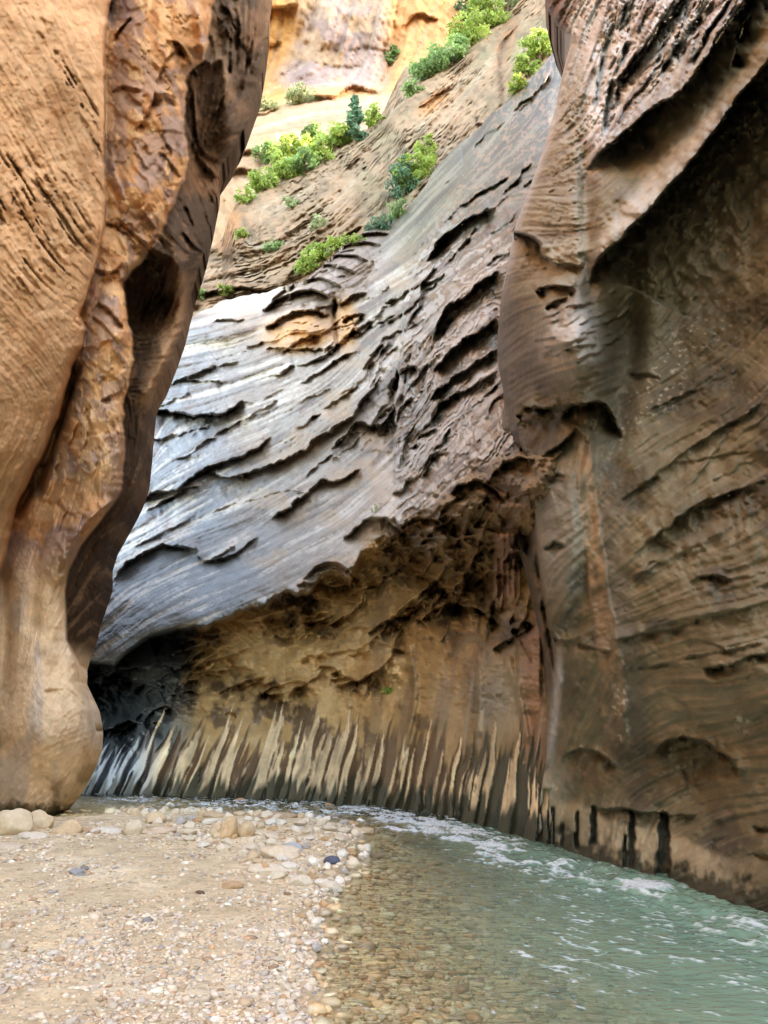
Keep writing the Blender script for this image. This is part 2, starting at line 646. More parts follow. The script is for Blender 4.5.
    # --- features
    F_ = [
        ([(130, 595), (150, 575), (165, 560)], .0, 5),
        ([(208, 563), (222, 549), (235, 543)], .35, 5, .1, 3),
        ([(130, 500), (150, 492), (175, 490), (200, 470), (215, 462), (245, 452), (275, 436)], 1.3, 15, .5, 14),
        ([(110, 580), (130, 560), (160, 545), (172, 544), (190, 548), (200, 552)], 1.0, 12, .4, 12),
        ([(196, 545), (205, 561), (230, 552), (260, 535)], .5, 8, .2, 8),
        ([(208, 458), (222, 476), (250, 470), (290, 455), (320, 436), (345, 420), (366, 396), (385, 368)], 1.2, 16, .6, 16),
        ([(270, 520), (290, 505), (310, 490), (325, 480), (345, 478), (362, 466)], 1.1, 14, .5, 12),
        ([(300, 480), (320, 462), (340, 448), (350, 430), (370, 432)], .5, 8, .2, 8),
        ([(330, 452), (342, 436), (356, 420), (380, 425), (395, 405)], 1.6, 16, .5, 10),
        ([(360, 452), (372, 436), (386, 428)], .5, 6, .2, 5),
        ([(150, 412), (175, 409), (210, 415), (245, 400)], 2.6, 14, .6, 10),
        ([(150, 440), (180, 432), (215, 425)], .8, 8, .3, 8),
        ([(155, 385), (200, 372), (240, 358)], .7, 8, .3, 8),
        ([(262, 328), (290, 312), (315, 310), (333, 318)], 1.8, 7, 1.0, 12),
        ([(266, 326), (290, 320), (326, 326)], .35, 4, .2, 4), ([(270, 336), (296, 331), (326, 336)], .35, 4, .2, 4), ([(285, 300), (305, 290), (330, 292)], .4, 5, .3, 6),
        ([(300, 282), (325, 270), (350, 276)], .5, 5, .3, 6), ([(318, 268), (345, 250), (372, 254)], .5, 5, .3, 6), ([(340, 318), (350, 314), (360, 320)], .6, 5, .2, 4),
        ([(338, 330), (350, 326), (358, 332)], .5, 4, .2, 4), ([(470, 190), (455, 212), (430, 240), (409, 290), (402, 350), (397, 430), (396, 490)], 2.4, 24, 1.0, 10),
        ([(470, 300), (440, 340), (428, 372), (424, 410)], 1.0, 7, .3, 5), ([(505, 290), (498, 340), (500, 380)], .9, 8, .3, 4),
        ([(415, 340), (408, 380), (404, 430), (398, 470)], .8, 5, .2, 4), ([(262, 345), (300, 348), (330, 346)], .8, 6, .3, 5),
        ([(340, 262), (336, 300), (345, 345)], .6, 6, 0, 3),
        ([(355, 235), (375, 262), (352, 300)], .5, 8, .2, 4),
        ([(366, 390), (385, 358), (402, 345)], .9, 5, .1, 4),
        ([(400, 385), (404, 340), (408, 300), (412, 275), (428, 245), (440, 222), (455, 212)], 0, 5),
        ([(425, 262), (440, 240), (462, 222), (495, 205)], 2.6, 24, .9, 12),
        ([(404, 330), (418, 305), (424, 280), (436, 262)], 1.2, 9, .3, 4),
        ([(430, 340), (445, 310), (470, 290), (500, 270)], 2.4, 22, .9, 12),
        ([(432, 372), (450, 352), (470, 335), (498, 318)], 2.2, 20, .8, 10),
        ([(428, 400), (450, 378), (475, 362), (500, 348)], 1.7, 14, .6, 10),
        ([(425, 425), (445, 398), (470, 386), (498, 370)], 1.6, 13, .6, 8),
        ([(392, 392), (398, 372), (412, 366), (420, 374)], 2.6, 18, .5, 5),
        ([(394, 425), (400, 405), (412, 396)], 1.0, 8, .3, 3),
        ([(396, 470), (404, 440), (415, 425)], .9, 7, .3, 4),
        ([(410, 450), (425, 430), (438, 425)], .8, 6, .3, 4),
        ([(420, 480), (436, 455), (450, 448)], .8, 6, .3, 4),
        ([(440, 225), (460, 205), (490, 188), (512, 172)], .7, 7, .3, 5),
        ([(508, 110), (535, 92), (548, 72)], .6, 6, .2, 5),
        ([(440, 268), (470, 240), (505, 226)], .5, 5, .2, 4),
        ([(500, 198), (520, 175), (532, 160)], .7, 5, .2, 5),
        ([(380, 548), (395, 540), (412, 548), (430, 545)], 1.0, 12, .2, 5),
        ([(396, 515), (405, 530), (420, 520)], .9, 12, .2, 5),
        ([(320, 575), (335, 585), (352, 578)], 1.2, 12, .2, 5),
        ([(150, 640), (175, 636), (200, 640)], .9, 16, .2, 4),
        ([(205, 668), (225, 660), (240, 668)], .4, 5), ([(280, 640), (310, 628), (330, 640)], .5, 6),
        ([(310, 672), (330, 665), (345, 680)], .6, 7), ([(225, 716), (230, 712), (238, 716)], .3, 4),
        ([(270, 702), (278, 698), (286, 706)], .5, 6), ([(360, 652), (385, 645), (410, 655)], .4, 5),
        ([(170, 690), (195, 678), (215, 690)], .4, 5), ([(160, 712), (190, 702), (215, 712)], .3, 5),
        ([(95, 742), (130, 742), (165, 756)], .9, -1) if False else ([(90, 690), (120, 680), (150, 690)], .5, 8),
    ]
    D = ledges(PX, PY, D, [f for f in F_ if f[1] != 0], 2.4)
    lp = lambda x: float(lipc(x))
    yt_ = lambda x: float(ytop(x))
    auto = bed_ledges(13, (85, 330, 400, 560), lambda x, y: yt_(x) + 30 < y < lp(x) - 18 and not (y > 520 and x > 160), (40, 150), (.15, .7), (5, 12), .4, 1)
    auto += bed_ledges(26, (330, 200, 500, 480), lambda x, y: yt_(x) + 25 < y < lp(x) - 8 and y > 640 - x * .95, (25, 90), (.2, .8), (3, 8), .4, 2)
    auto += bed_ledges(12, (400, 90, 550, 260), lambda x, y: yt_(x) + 10 < y, (20, 80), (.1, .35), (3, 6), .4, 3)
    auto += bed_ledges(12, (160, 300, 330, 400), lambda x, y: yt_(x) + 8 < y, (25, 90), (.3, .8), (4, 8), .4, 4)
    arcs = bed_ledges(60, (150, 520, 545, 700), lambda x, y: lp(x) + 6 < y < (700 if x < 380 else 640), (22, 80), (.25, .85), (6, 16), .2, 55)
    arcs += arch_ledges(60, (150, 520, 545, 705), lambda x, y: lp(x) + 6 < y < (704 if x < 380 else 650), (14, 60), (.15, .6), (5, 14), 5, (.05, .3))
    arcs += arch_ledges(20, (330, 470, 545, 640), lambda x, y: lp(x) + 4 < y < 640, (24, 70), (.5, 1.3), (9, 22), 6)
    arcs += arch_ledges(16, (88, 660, 160, 740), lambda x, y: True, (20, 50), (.3, .8), (8, 16), 7)
    D = ledges(PX, PY, D, auto + arcs, 1.8)
    # flow-stone pillar hanging in the roof
    D -= 1.0 * sstep(492, 497, PX) * sstep(524, 512, PX) * sstep(530, 536, PY) * sstep(612, 596, PY + 6 * fbm(PX / 5, 0, 0, 2, 5)) * (1 + .15 * np.cos(PX * 1.1))
    D -= .5 * sstep(515, 520, PX) * sstep(545, 538, PX) * sstep(560, 600, PY) * sstep(720, 680, PY)
    # long water-polished ribs
    for poly, a, wd in (([(405, 625), (412, 660), (415, 700), (405, 745), (398, 780)], -.3, 3.5),
                        ([(478, 640), (480, 690), (478, 740)], -.22, 4), ([(505, 650), (520, 700), (528, 745)], -.3, 4)):
        grooves(PX, PY, D, [(poly, a, wd)])
    # --- flutes at the foot: clean stripes between dark runnels
    wlr = (WL(PX) - PY)
    slant = np.interp(PX, [60, 160, 300, 450, 560], [.62, .45, .28, .16, .08])
    u = PX - wlr * slant
    u = u + 2.2 * vnoise(PX / 14, wlr / 34, 0, 60) + .25 * vnoise(PX / 3, wlr / 22, 0, 59)
    st1 = vnoise(u / 3.7, wlr / 150, 0, 61) + .45 * vnoise(u / 2.0, wlr / 50, 0, 62) + .45 * vnoise(u / 13, 0, 0, 63)
    topn = 58 + 24 * vnoise(u / 2.6, 0, 0, 64) + 15 * vnoise(u / 17, 0, 0, 67) + np.interp(PX, [60, 120, 300, 420, 540], [-10, -10, 16, 22, 40])
    rel = np.clip(wlr / topn, 0, 2)
    thr = -.38 + .75 * rel ** 3
    stripe = sstep(thr - .05, thr + .33, st1 + .18 * fbm(PX / 4, wlr / 9, 0, 3, 58))
    fl = low * np.maximum(sstep(1.0, .8, rel), stripe * sstep(1.35, 1.0, rel))
    D += fl * (0.16 * (1 - stripe)) - fl * .06
    # ---------------------------------------------- colour
    n1 = fbm(PX / 30, PY / 30, 0, 4, 71)
    n2 = fbm(PX / 8, PY / 8, 0, 4, 72)
    col = np.ones(PX.shape + (3,)) * np.array((.34, .285, .235))
    blue = sstep(330, 180, PX + 25 * n1 - (PY - 480) * .25)
    col = mix(col, (.21, .23, .255), blue)
    uppr = sstep(330, 240, PY + 14 * n1 + .35 * (PX - 430).clip(-200, 0) * 0)
    col = mix(col, (.22, .215, .16), .9 * sstep(340, 250, PY + 20 * n1) * sstep(340, 420, PX))
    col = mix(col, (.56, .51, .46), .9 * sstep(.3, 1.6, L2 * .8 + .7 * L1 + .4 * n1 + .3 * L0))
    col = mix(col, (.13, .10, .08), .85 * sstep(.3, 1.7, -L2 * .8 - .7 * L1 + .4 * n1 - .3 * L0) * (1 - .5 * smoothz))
    col = mix(col, (.17, .17, .18), .5 * sstep(.1, .9, fbm(PX / 35 + .4 * L3, PY / 22, 8, 3, 74)) * blue)
    col = mix(col, (.42, .29, .18), .6 * sstep(.1, 1.1, fbm(PX / 34, PY / 20, 5, 3, 73) * 1.4) * sstep(200, 300, PX) * sstep(200, 290, PY))
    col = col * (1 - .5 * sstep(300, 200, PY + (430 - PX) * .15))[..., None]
    gs = sstep(300, 220, PY + 12 * n1) * sstep(350, 410, PX)
    col = col * (1 - gs[..., None] * (1 - np.array((.66, .69, .56))))
    # tan dome and its orange hollow
    dome = blob(PX, PY, 330, 272, 72, 42, 32, 4)
    col = mix(col, (.27, .20, .16) , dome * (.8 + .3 * n2))
    col = mix(col, (.13, .09, .07), dome * .7 * sstep(.2, 1.4, -L1 - .6 * L2))
    col = mix(col, (.58, .30, .12), np.clip(blob(PX, PY, 300, 332, 40, 20, 5, 4) * (.85 + .3 * n2), 0, 1))
    col = mix(col, (.52, .28, .12), blob(PX, PY, 346, 325, 12, 26, 0, 4))
    col = mix(col, (.50, .44, .38), .8 * blob(PX, PY, 250, 300, 50, 8, 14, 4))
    col = mix(col, (.47, .455, .43), nose * sstep(.65, .1, saw2) * .9 * sstep(190, 260, PY))  # lit plate tops painted paler
    col = mix(col, (.24, .16, .10), nose * sstep(.6, .8, saw2) * .8)  # crevices between the plates shaded by colour
    col = mix(col, (.13, .09, .06), nose * .75 * sstep(.3, 1.5, -L1 * .8 - L2 * .6) * sstep(200, 260, PY))
    col = col * (1 - .05 * nose * sstep(180, 260, PY))[..., None]
    # hollow
    rk = np.ones(col.shape) * np.array((.46, .29, .125))
    rk = mix(rk, (.62, .43, .22), sstep(.0, 1.0, n1 * 1.2))
    rk = mix(rk, (.10, .06, .03), .88 * sstep(.1, .7, -n1 + .5 * n2 + .5 * fbm(PX / 40, PY / 25, 3, 3, 81) - .1))
    rk = mix(rk, (.13, .08, .04), .8 * sstep(350, 430, PX + 14 * n1) * sstep(110, 40, dl))  # shade of the overhang below the lip, painted as darker rock
    rk = mix(rk, (.22, .15, .08), .5 * sstep(380, 480, PX))
    rk = mix(rk, (.28, .16, .10), .7 * sstep(518, 524, PX) * sstep(548, 540, PX) * sstep(600, 640, PY))
    rk = mix(rk, (.10, .065, .04), .8 * sstep(.15, .7, fbm(PX / 30, PY / 16, 9, 4, 83)) * sstep(330, 420, PX) * sstep(690, 600, PY))
    rk = mix(rk, (.02, .025, .03), sstep(204, 160, PX + 12 * n1))  # shade in the deep left end painted almost black
    vs = vnoise((PX - wlr * .12) / 4.5, PY / 90, 0, 84) + .6 * vnoise((PX - wlr * .12) / 11, PY / 120, 0, 85)
    rk = mix(rk, (.20, .13, .08), .6 * sstep(.1, .8, vs) * sstep(300, 420, PX))
    rk = mix(rk, (.50, .42, .30), .6 * sstep(.5, 1.1, vs + .2) * sstep(380, 520, PX) * sstep(620, 700, PY))
    rk = mix(rk, (.27, .28, .22), .55 * blob(PX, PY, 500, 700, 24, 45, 0, 4))
    rk = mix(rk, (.34, .20, .14), .8 * sstep(492, 497, PX) * sstep(524, 512, PX) * sstep(530, 536, PY) * sstep(612, 596, PY))
    crm = np.ones(col.shape) * (np.array((.72, .545, .34)) * (1 + .3 * vnoise(u / 7, 0, 5, 65) + .25 * vnoise(u / 2.3, wlr / 14, 0, 66) + .15 * n2)[..., None])
    crm = mix(crm, (.40, .44, .48), sstep(170, 130, PX))
    drk = np.ones(col.shape) * np.array((.17, .10, .055))
    drk = mix(drk, (.05, .06, .04), sstep(430, 500, PX) * .8)
    drk = mix(drk, (.07, .09, .11), sstep(170, 130, PX))
    f2 = stripe[..., None] * crm + (1 - stripe[..., None]) * drk
    rk = rk * (1 - fl[..., None]) + f2 * fl[..., None]
    alg = sstep(22, 9, wlr + 12 * vnoise(u / 3.0, 0, 0, 88) - np.interp(PX, [100, 300, 480, 560], [-2, 3, 9, 9]))
    rk = mix(rk, (.035, .035, .018), alg * low * .95)
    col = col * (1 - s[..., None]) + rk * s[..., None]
    # lichen-pale grass tuft stain is left out: it is a plant
    V = unproj(PX, PY, D)
    # extra rows: behind the skyline, and down into the river bed
    top = V[0]
    back = [top + np.array((0, k * 1.6, .25 * k - .14 * k * k)) for k in (4, 3, 2, 1)]
    down = [V[-1] + np.array((0, .05 * k, -.4 * k)) for k in (1, 2, 3)]
    V = np.concatenate([np.array(back), V, np.array(down)], 0)
    col = np.concatenate([np.repeat(col[:1], 4, 0), col, np.repeat(col[-1:], 3, 0)], 0)
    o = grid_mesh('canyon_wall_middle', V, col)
    o.data.materials.append(rock_mat('varnished_sandstone', rough=.5, spec=.5, grain=3.0, bump=.5, bdist=.06, var=.18))
    return struct(o, 'grey varnished sandstone slope with a brown hollowed and fluted foot')


# ================================================================== RIGHT WALL
def build_right():
    edge = curve([(-300, 600), (-120, 560), (-40, 546), (0, 545), (14, 549), (28, 558), (38, 568), (44, 571), (60, 566), (80, 561), (110, 555),
                  (150, 543), (190, 529), (230, 514), (270, 507), (290, 502), (320, 499), (350, 497), (370, 499), (385, 503),
                  (405, 504), (430, 501), (460, 501), (490, 507), (520, 511), (550, 519), (580, 527), (610, 534),
                  (640, 540), (680, 545), (720, 547), (760, 546), (800, 540), (845, 538), (1200, 538)])
    # columns: u in px, first column hugs the edge
    us = np.concatenate([np.arange(0, 268, ST), 268 + np.cumsum(ST * 1.06 ** np.arange(1, 62))])
    bottom0 = 1200
    rows_top = list(np.arange(-30, 0, 5)) + list(np.arange(0, 1.0001, 1 / 690.))
    vs_ = np.array(list(np.linspace(-.55, -.01, 30)) + list(np.linspace(0, 1, 660)))
    U, Vv = np.meshgrid(us, vs_)
    # pixel y from top (0) to the waterline; solve px first with approximate y
    PXa = 545 + U
    PY = Vv * WL(PXa)
    for _ in range(3):
        PXa = edge(PY) + U
        PY = Vv * WL(PXa)
    PX = PXa
    ed = U
    Yw = ywf(PX)
    T = TPS([(540, 845, 0), (600, 862, 0), (700, 892, 0), (768, 912, 0), (900, 955, 0), (1129, 1040, 0), (1400, 1150, 0),
             (560, 780, -.1), (620, 790, .25), (690, 770, .8), (760, 800, .4), (900, 820, .2),
             (560, 700, -.7), (620, 680, -.5), (700, 690, -.3), (768, 700, -.3), (900, 700, 0), (1200, 700, 0),
             (550, 600, -1.2), (600, 560, -1.0), (700, 560, -.4), (768, 560, -.2), (900, 500, .0), (1200, 400, 0), (1400, 600, 0),
             (540, 470, -1.6), (600, 430, -1.0), (680, 430, .2), (768, 430, .3),
             (520, 420, -1.7), (530, 350, -1.9), (570, 340, -2.4), (610, 330, -.8), (700, 300, .6), (768, 300, .6), (900, 200, -.4),
             (510, 290, -1.6), (550, 230, -1.6), (580, 200, -1.0), (640, 230, -.6), (760, 150, .0), (900, 0, -1.0),
             (530, 190, -1.2), (560, 100, .4), (600, 100, .2), (650, 60, .2), (700, 0, 0.2), (570, 30, 1.5), (545, 0, 1.5),
             (600, -200, 4), (700, -200, 2), (900, -200, 0), (1300, 0, 0), (1400, -300, 1)])
    D = Yw + T(PX, PY)
    sc = D / 13.0
    L0, L1, L2, L3 = (lic(k, PX, PY) for k in range(4))
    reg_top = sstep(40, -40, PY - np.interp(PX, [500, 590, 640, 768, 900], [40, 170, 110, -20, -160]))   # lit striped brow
    relief = .010 * L0 + .015 * L1 + .022 * L2 + .03 * L3
    D += relief * sc * (1 + 2.0 * reg_top)
    D += .12 * fbm(PX / 60, PY / 60, 0, 4, 101) + .018 * fbm(PX / 12, PY / 12, 0, 4, 102)
    ph = L3 * .5 + L2 * .35 + fbm(PX / 60, PY / 60, 3, 3, 104)
    saw = (ph * 1.6) % 1
    D += reg_top * .13 * (sstep(0, .8, saw) - sstep(.8, 1, saw)) * sstep(590, 610, PX)
    colz = sstep(592, 580, PX) * sstep(300, 270, PY) * sstep(20, 80, PY)
    ph = (PY + 5 * fbm(PX / 30, PY / 30, 1, 2, 9) - (PX - 545) ** 2 * .008) / 9.0 + .5 * L2
    D += colz * .05 * (ph % 1)
    F_ = [
        # big roof on the right, its bright shelf, and the roof above
        ([(586, 292), (592, 266), (612, 245), (640, 218), (668, 186), (700, 150), (735, 100), (768, 58), (850, -50)], 1.7, 62, 1.0, 18),
        ([(584, 176), (600, 152), (630, 126), (655, 105), (680, 92), (712, 45), (745, -5), (800, -90)], 1.5, 36, .6, 10),
        ([(600, 135), (606, 100), (612, 78)], .9, 9, .2, 5),
        ([(612, 85), (632, 58), (655, 30), (690, -15)], 1.1, 11, .3, 8),
        ([(668, 60), (690, 25), (720, -10)], .6, 8, .2, 6),
        ([(728, 70), (738, 35), (752, 10)], .8, 12, .2, 6),
        ([(590, 110), (600, 60), (612, 20)], .5, 7, .2, 6),
        ([(583, 180), (586, 215), (588, 262), (590, 300)], .0, 5),
        # notch below the column, and the round face
        ([(508, 232), (530, 236), (548, 256), (556, 266)], 1.3, 22, .3, 10),
        ([(538, 268), (560, 262), (585, 266)], .4, 6, .3, 8),
        ([(534, 292), (555, 284), (578, 288)], .8, 12, .3, 6),
        ([(543, 308), (556, 299), (568, 296)], .5, 5, .1, 4),
        ([(520, 402), (545, 407), (575, 402), (600, 400)], .7, 12, .4, 10),
        ([(558, 420), (572, 406), (595, 400), (612, 412), (622, 440)], 1.0, 22, .2, 4),
        ([(530, 470), (548, 452), (562, 442), (575, 425)], .9, 12, .2, 4),
        ([(505, 440), (520, 445), (530, 470), (538, 520)], .8, 9, .3, 4),
        ([(515, 560), (520, 520), (518, 480)], .0, 3),
        ([(548, 628), (562, 640), (580, 634)], .4, 8, .1, 4),
        ([(578, 640), (600, 650), (612, 652)], .3, 5, .1, 4),
        # faint beds low on the right
        ([(610, 640), (680, 625), (768, 600)], .16, 8, .04, 6),
        ([(620, 670), (700, 655), (768, 640)], .14, 6, .04, 6),
        ([(610, 505), (650, 480), (700, 440), (768, 400)], .14, 14, .05, 8),
        ([(640, 545), (690, 510), (720, 495), (768, 480)], .3, 30, .1, 14),
        ([(700, 668), (735, 662), (752, 655), (790, 652)], .35, 7, .1, 8),
        ([(560, 760), (575, 748), (600, 752), (618, 770)], .2, 16, .1, 4),
        ([(648, 760), (662, 742), (690, 738), (725, 752), (745, 780)], .22, 30, .15, 8),
        ([(590, 806), (605, 808), (628, 808), (650, 812), (700, 815)], .25, 7, .12, 4),
        ([(750, 826), (780, 828), (820, 834)], .3, 4), ([(745, 852), (790, 858), (840, 862)], .25, 5),
        ([(705, 862), (712, 840), (728, 832)], .2, 4),
    ]
    D = ledges(PX, PY, D, [f for f in F_ if f[1] != 0], 1.8)
    auto = bed_ledges(36, (600, 400, 900, 740), lambda x, y: True, (40, 160), (.02, .06), (4, 10), .5, 21)
    auto += bed_ledges(60, (600, -60, 860, 200), lambda x, y: y < 150 - (x - 600) * .75, (25, 110), (.15, .6), (3, 8), .4, 22)
    auto += bed_ledges(26, (520, 290, 600, 400), lambda x, y: True, (15, 50), (.04, .15), (3, 6), .5, 23)
    auto += arch_ledges(12, (505, 400, 560, 640), lambda x, y: True, (12, 30), (.1, .4), (5, 12), 24)
    auto += arch_ledges(5, (620, 380, 768, 640), lambda x, y: True, (25, 80), (.04, .16), (10, 22), 25)
    D = ledges(PX, PY, D, auto, 1.2)
    D -= .9 * blob(PX, PY, 570, 342, 32, 50, 0, 3)
    D -= .5 * blob(PX, PY, 560, 540, 22, 90, -4, 4)
    D += .9 * blob(PX, PY, 622, 350, 20, 80, -6, 3)
    D += .2 * blob(PX, PY, 588, 210, 9, 70, 0, 3)
    # creases
    grooves(PX, PY, D, [([(583, 130), (586, 190), (588, 240), (590, 300), (600, 340)], .2, 7),
                        ([(505, 395), (512, 440), (516, 500), (530, 560)], .35, 5),
                        ([(560, 330), (556, 300)], .2, 4)])
    # small slots at the foot
    for x0, y0, y1, wd in ((632, 812, 868, 3.2), (664, 813, 880, 6.0), (593, 807, 845, 3.6), (577, 812, 850, 1.8),
                           (553, 808, 850, 2), (626, 836, 868, 2), (545, 790, 846, 4.0), (563, 825, 850, 1.6)):
        xx = x0 + 1.2 * vnoise(PY / 9, x0, 0, 7)
        xx = xx + .5 * vnoise(PY / 5, x0, 0, 8)
        wd = wd * (1 + .22 * vnoise(PY / 9, x0, 3, 8)) * np.interp(PY, [y0, y0 + 14, y1], [.75, .9, 1.1])
        D += .32 * sstep(wd + 1, wd - 1, abs(PX - xx)) * sstep(y0 - 2, y0 + 1, PY) * sstep(y1 + 3, y1 - 6, PY)
    # folded dark margin between the two walls
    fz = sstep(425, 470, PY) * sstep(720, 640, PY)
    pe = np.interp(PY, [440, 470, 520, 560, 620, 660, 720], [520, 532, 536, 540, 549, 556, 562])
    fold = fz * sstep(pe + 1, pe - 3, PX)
    D += fold * (1.5 + .5 * np.sin((PX - pe) / 3.1 + 1.5 * vnoise(PY / 30, 0, 0, 141)) + .3 * fbm(PX / 8, PY / 22, 0, 3, 142))
    # rounded outer corner
    Rr = 16.0
    tt = np.clip(ed / Rr, 0, 1)
    rnd = (1 - np.sqrt(np.clip(1 - (1 - tt) ** 2, 0, 1)))
    D += 0.9 * rnd * sstep(760, 620, PY)
    # pilaster of pale rock
    pil = curve([(395, 580), (410, 580), (450, 583), (520, 590), (600, 601), (660, 610), (740, 618), (800, 622)])
    pw = curve([(395, 6), (430, 8), (520, 9), (600, 10), (700, 13), (760, 12)])
    pm = sstep(pw(PY) + 1.5, pw(PY) - 1.0, abs(PX - pil(PY) + 1.5 * vnoise(PY / 20, 0, 0, 5))) * sstep(402, 408, PY) * sstep(770, 700, PY)
    D -= .10 * pm * (.6 + .4 * fbm(PX / 10, PY / 24, 0, 3, 151))
    # ---------------------------------------------- colour
    n1 = fbm(PX / 45, PY / 45, 0, 4, 111)
    n2 = fbm(PX / 9, PY / 9, 0, 4, 112)
    col = np.ones(PX.shape + (3,)) * np.array((.165, .134, .077))
    col = mix(col, (.085, .072, .048), sstep(0, .7, n1))
    col = mix(col, (.23, .185, .12), .55 * sstep(.1, .9, -n1 + .3 * n2))
    col = mix(col, (.15, .125, .08), .7 * np.clip(blob(PX, PY, 680, 270, 110, 70, 45, 4) + blob(PX, PY, 640, 340, 40, 60, 20, 4), 0, 1))
    col = mix(col, (.08, .06, .038), .6 * blob(PX, PY, 735, 500, 60, 16, 15, 4))
    col = mix(col, (.28, .22, .145), .5 * blob(PX, PY, 720, 690, 120, 40, 5, 4))
    col = mix(col, (.30, .23, .155), .5 * sstep(.5, 1.8, L1 * .7 + L2 * .5 + .3 * L0))
    col = mix(col, (.14, .10, .07), .5 * sstep(.7, 1.9, -L1 * .7 - L2 * .6))
    col = mix(col, (.60, .585, .57), reg_top * .85)  # lit streaks of the brow painted pale
    col = mix(col, (.12, .08, .06), reg_top * .92 * sstep(.2, 1.3, -L2 * .8 - .7 * L1))  # crevices of the brow darkened in the colour
    col = mix(col, (.26, .22, .155), colz * .85)
    col = mix(col, (.14, .10, .07), colz * .7 * sstep(.2, 1.4, L2 + .5 * L1))
    rim = np.exp(-(ed / 5.0) ** 2) * sstep(330, 260, PY) * sstep(50, 110, PY)
    col = mix(col, (.46, .46, .47), rim * .8)  # highlight along the free edge painted into the colour
    shelf = blob(PX, PY, 660, 178, 105, 12, 50, 4)
    col = mix(col, (.50, .45, .38), shelf * .7)  # lit top of the shelf painted paler
    col = mix(col, (.44, .41, .38), .75 * blob(PX, PY, 570, 345, 34, 44, 0, 4) * (.8 + .3 * n2))
    col = mix(col, (.31, .30, .27), .6 * blob(PX, PY, 556, 530, 26, 70, 0, 4))
    col = mix(col, (.085, .06, .038), .8 * blob(PX, PY, 512, 350, 22, 75, 0, 4))
    col = mix(col, (.085, .065, .042), .7 * blob(PX, PY, 528, 440, 26, 30, 0, 4))
    col = mix(col, (.08, .065, .045), .6 * blob(PX, PY, 622, 370, 18, 70, -6, 3))  # shading in the recess beside the round face, put into the colour
    col = mix(col, (.33, .215, .13), pm * (.55 + .5 * fbm(PX / 7, PY / 22, 0, 4, 152)).clip(.1, .9))
    col = mix(col, (.13, .12, .10), .6 * sstep(4, 14, PX - pil(PY)) * sstep(40, 22, PX - pil(PY)) * sstep(420, 470, PY) * sstep(760, 700, PY))
    dk = blob(PX, PY, 690, 765, 50, 30, -10, 3) * (.9 + .5 * n2)
    col = mix(col, (.085, .052, .022), np.clip(dk, 0, 1) * .85)
    dk = blob(PX, PY, 592, 770, 26, 22, 0, 3) * (.9 + .6 * n2)
    col = mix(col, (.16, .10, .05), np.clip(dk, 0, 1) * .8)
    col = mix(col, (.46, .42, .33), .8 * sstep(740, 790, PY) * sstep(580, 545, PX))
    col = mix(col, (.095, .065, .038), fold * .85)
    col = mix(col, (.30, .26, .22), fold * .8 * np.exp(-((PX - np.interp(PY, [480, 520, 560], [513, 519, 524])) / 1.6) ** 2) * sstep(480, 490, PY) * sstep(565, 545, PY))
    col = mix(col, (.42, .43, .44), .8 * np.exp(-((PX - np.interp(PY, [620, 700, 770], [560, 556, 550]) - 1.5 * n1) / 4.0) ** 2) * sstep(630, 680, PY) * sstep(780, 745, PY))  # glossy highlight painted on as a blue-white streak
    wlr = WL(PX) - PY
    paleb = sstep(52, 42, wlr + 6 * n1) * sstep(760, 700, PX) * sstep(545, 560, PX)
    col = mix(col, (.42, .34, .22), paleb * .75)
    for x0, y0, y1, wd in ((632, 812, 868, 3.2), (664, 813, 880, 6.0), (593, 807, 845, 3.6), (577, 812, 850, 1.8),
                           (553, 808, 850, 2), (626, 836, 868, 2), (545, 790, 846, 4.0)):
        xx = x0 + 1.2 * vnoise(PY / 9, x0, 0, 7)
        xx = xx + .5 * vnoise(PY / 5, x0, 0, 8)
        wd = wd * (1 + .22 * vnoise(PY / 9, x0, 3, 8)) * np.interp(PY, [y0, y0 + 14, y1], [.75, .9, 1.1])
        col = mix(col, (.03, .03, .02), .9 * sstep(wd + 1, wd - 1, abs(PX - xx)) * sstep(y0 - 2, y0 + 1, PY) * sstep(y1 + 3, y1 - 6, PY))  # shade inside the slots painted near black
    alg = sstep(30, 12, wlr + 13 * fbm(PX / 7, PY / 12, 0, 4, 88) + 3 * n1)
    col = mix(col, (.035, .033, .018), alg * .93)
    # pale chips on the big dark face
    chips = sstep(.62, .7, vnoise(PX / 3.2 + PY / 8, PY / 2.2 + PX / 9, 0, 120)) * blob(PX, PY, 672, 370, 95, 22, 52, 3)
    col = mix(col, (.55, .47, .36), chips * .8)
    chips = sstep(.5, .62, vnoise(PX / 3.0, PY / 3.5, 0, 121)) * (blob(PX, PY, 620, 715, 9, 36, 0, 3) + blob(PX, PY, 741, 722, 9, 12, 30, 3)
                                                               + blob(PX, PY, 680, 92, 26, 12, 50, 3))
    col = mix(col, (.6, .54, .46), chips * .8)
    top = sstep(560, 574, PX) * 0
    darkrock = sstep(40, 26, PY) * sstep(576, 560, PX + 0 * PY)
    col = mix(col, (.12, .06, .035), darkrock)
    V = unproj(PX, PY, D)
    # wrap behind the free edge
    e = V[:, 0]
    fade = sstep(800, 640, PY[:, 0])[:, None]
    wrap = []
    for k in (14, 11, 8.5, 6.5, 5, 4, 3, 2, 1):
        wrap.append(e + (np.array((.10 * k, .75 * k, 0))[None] + np.array((.09, .03, 0)) * k * k) * np.clip(.1 + fade, 0, 1))
    V = np.concatenate([np.stack(wrap, 1), V], 1)
    col = np.concatenate([np.repeat(col[:, :1], 9, 1), col], 1)
    # continue upstream past the camera
    last = V[:, -1]
    ext = []
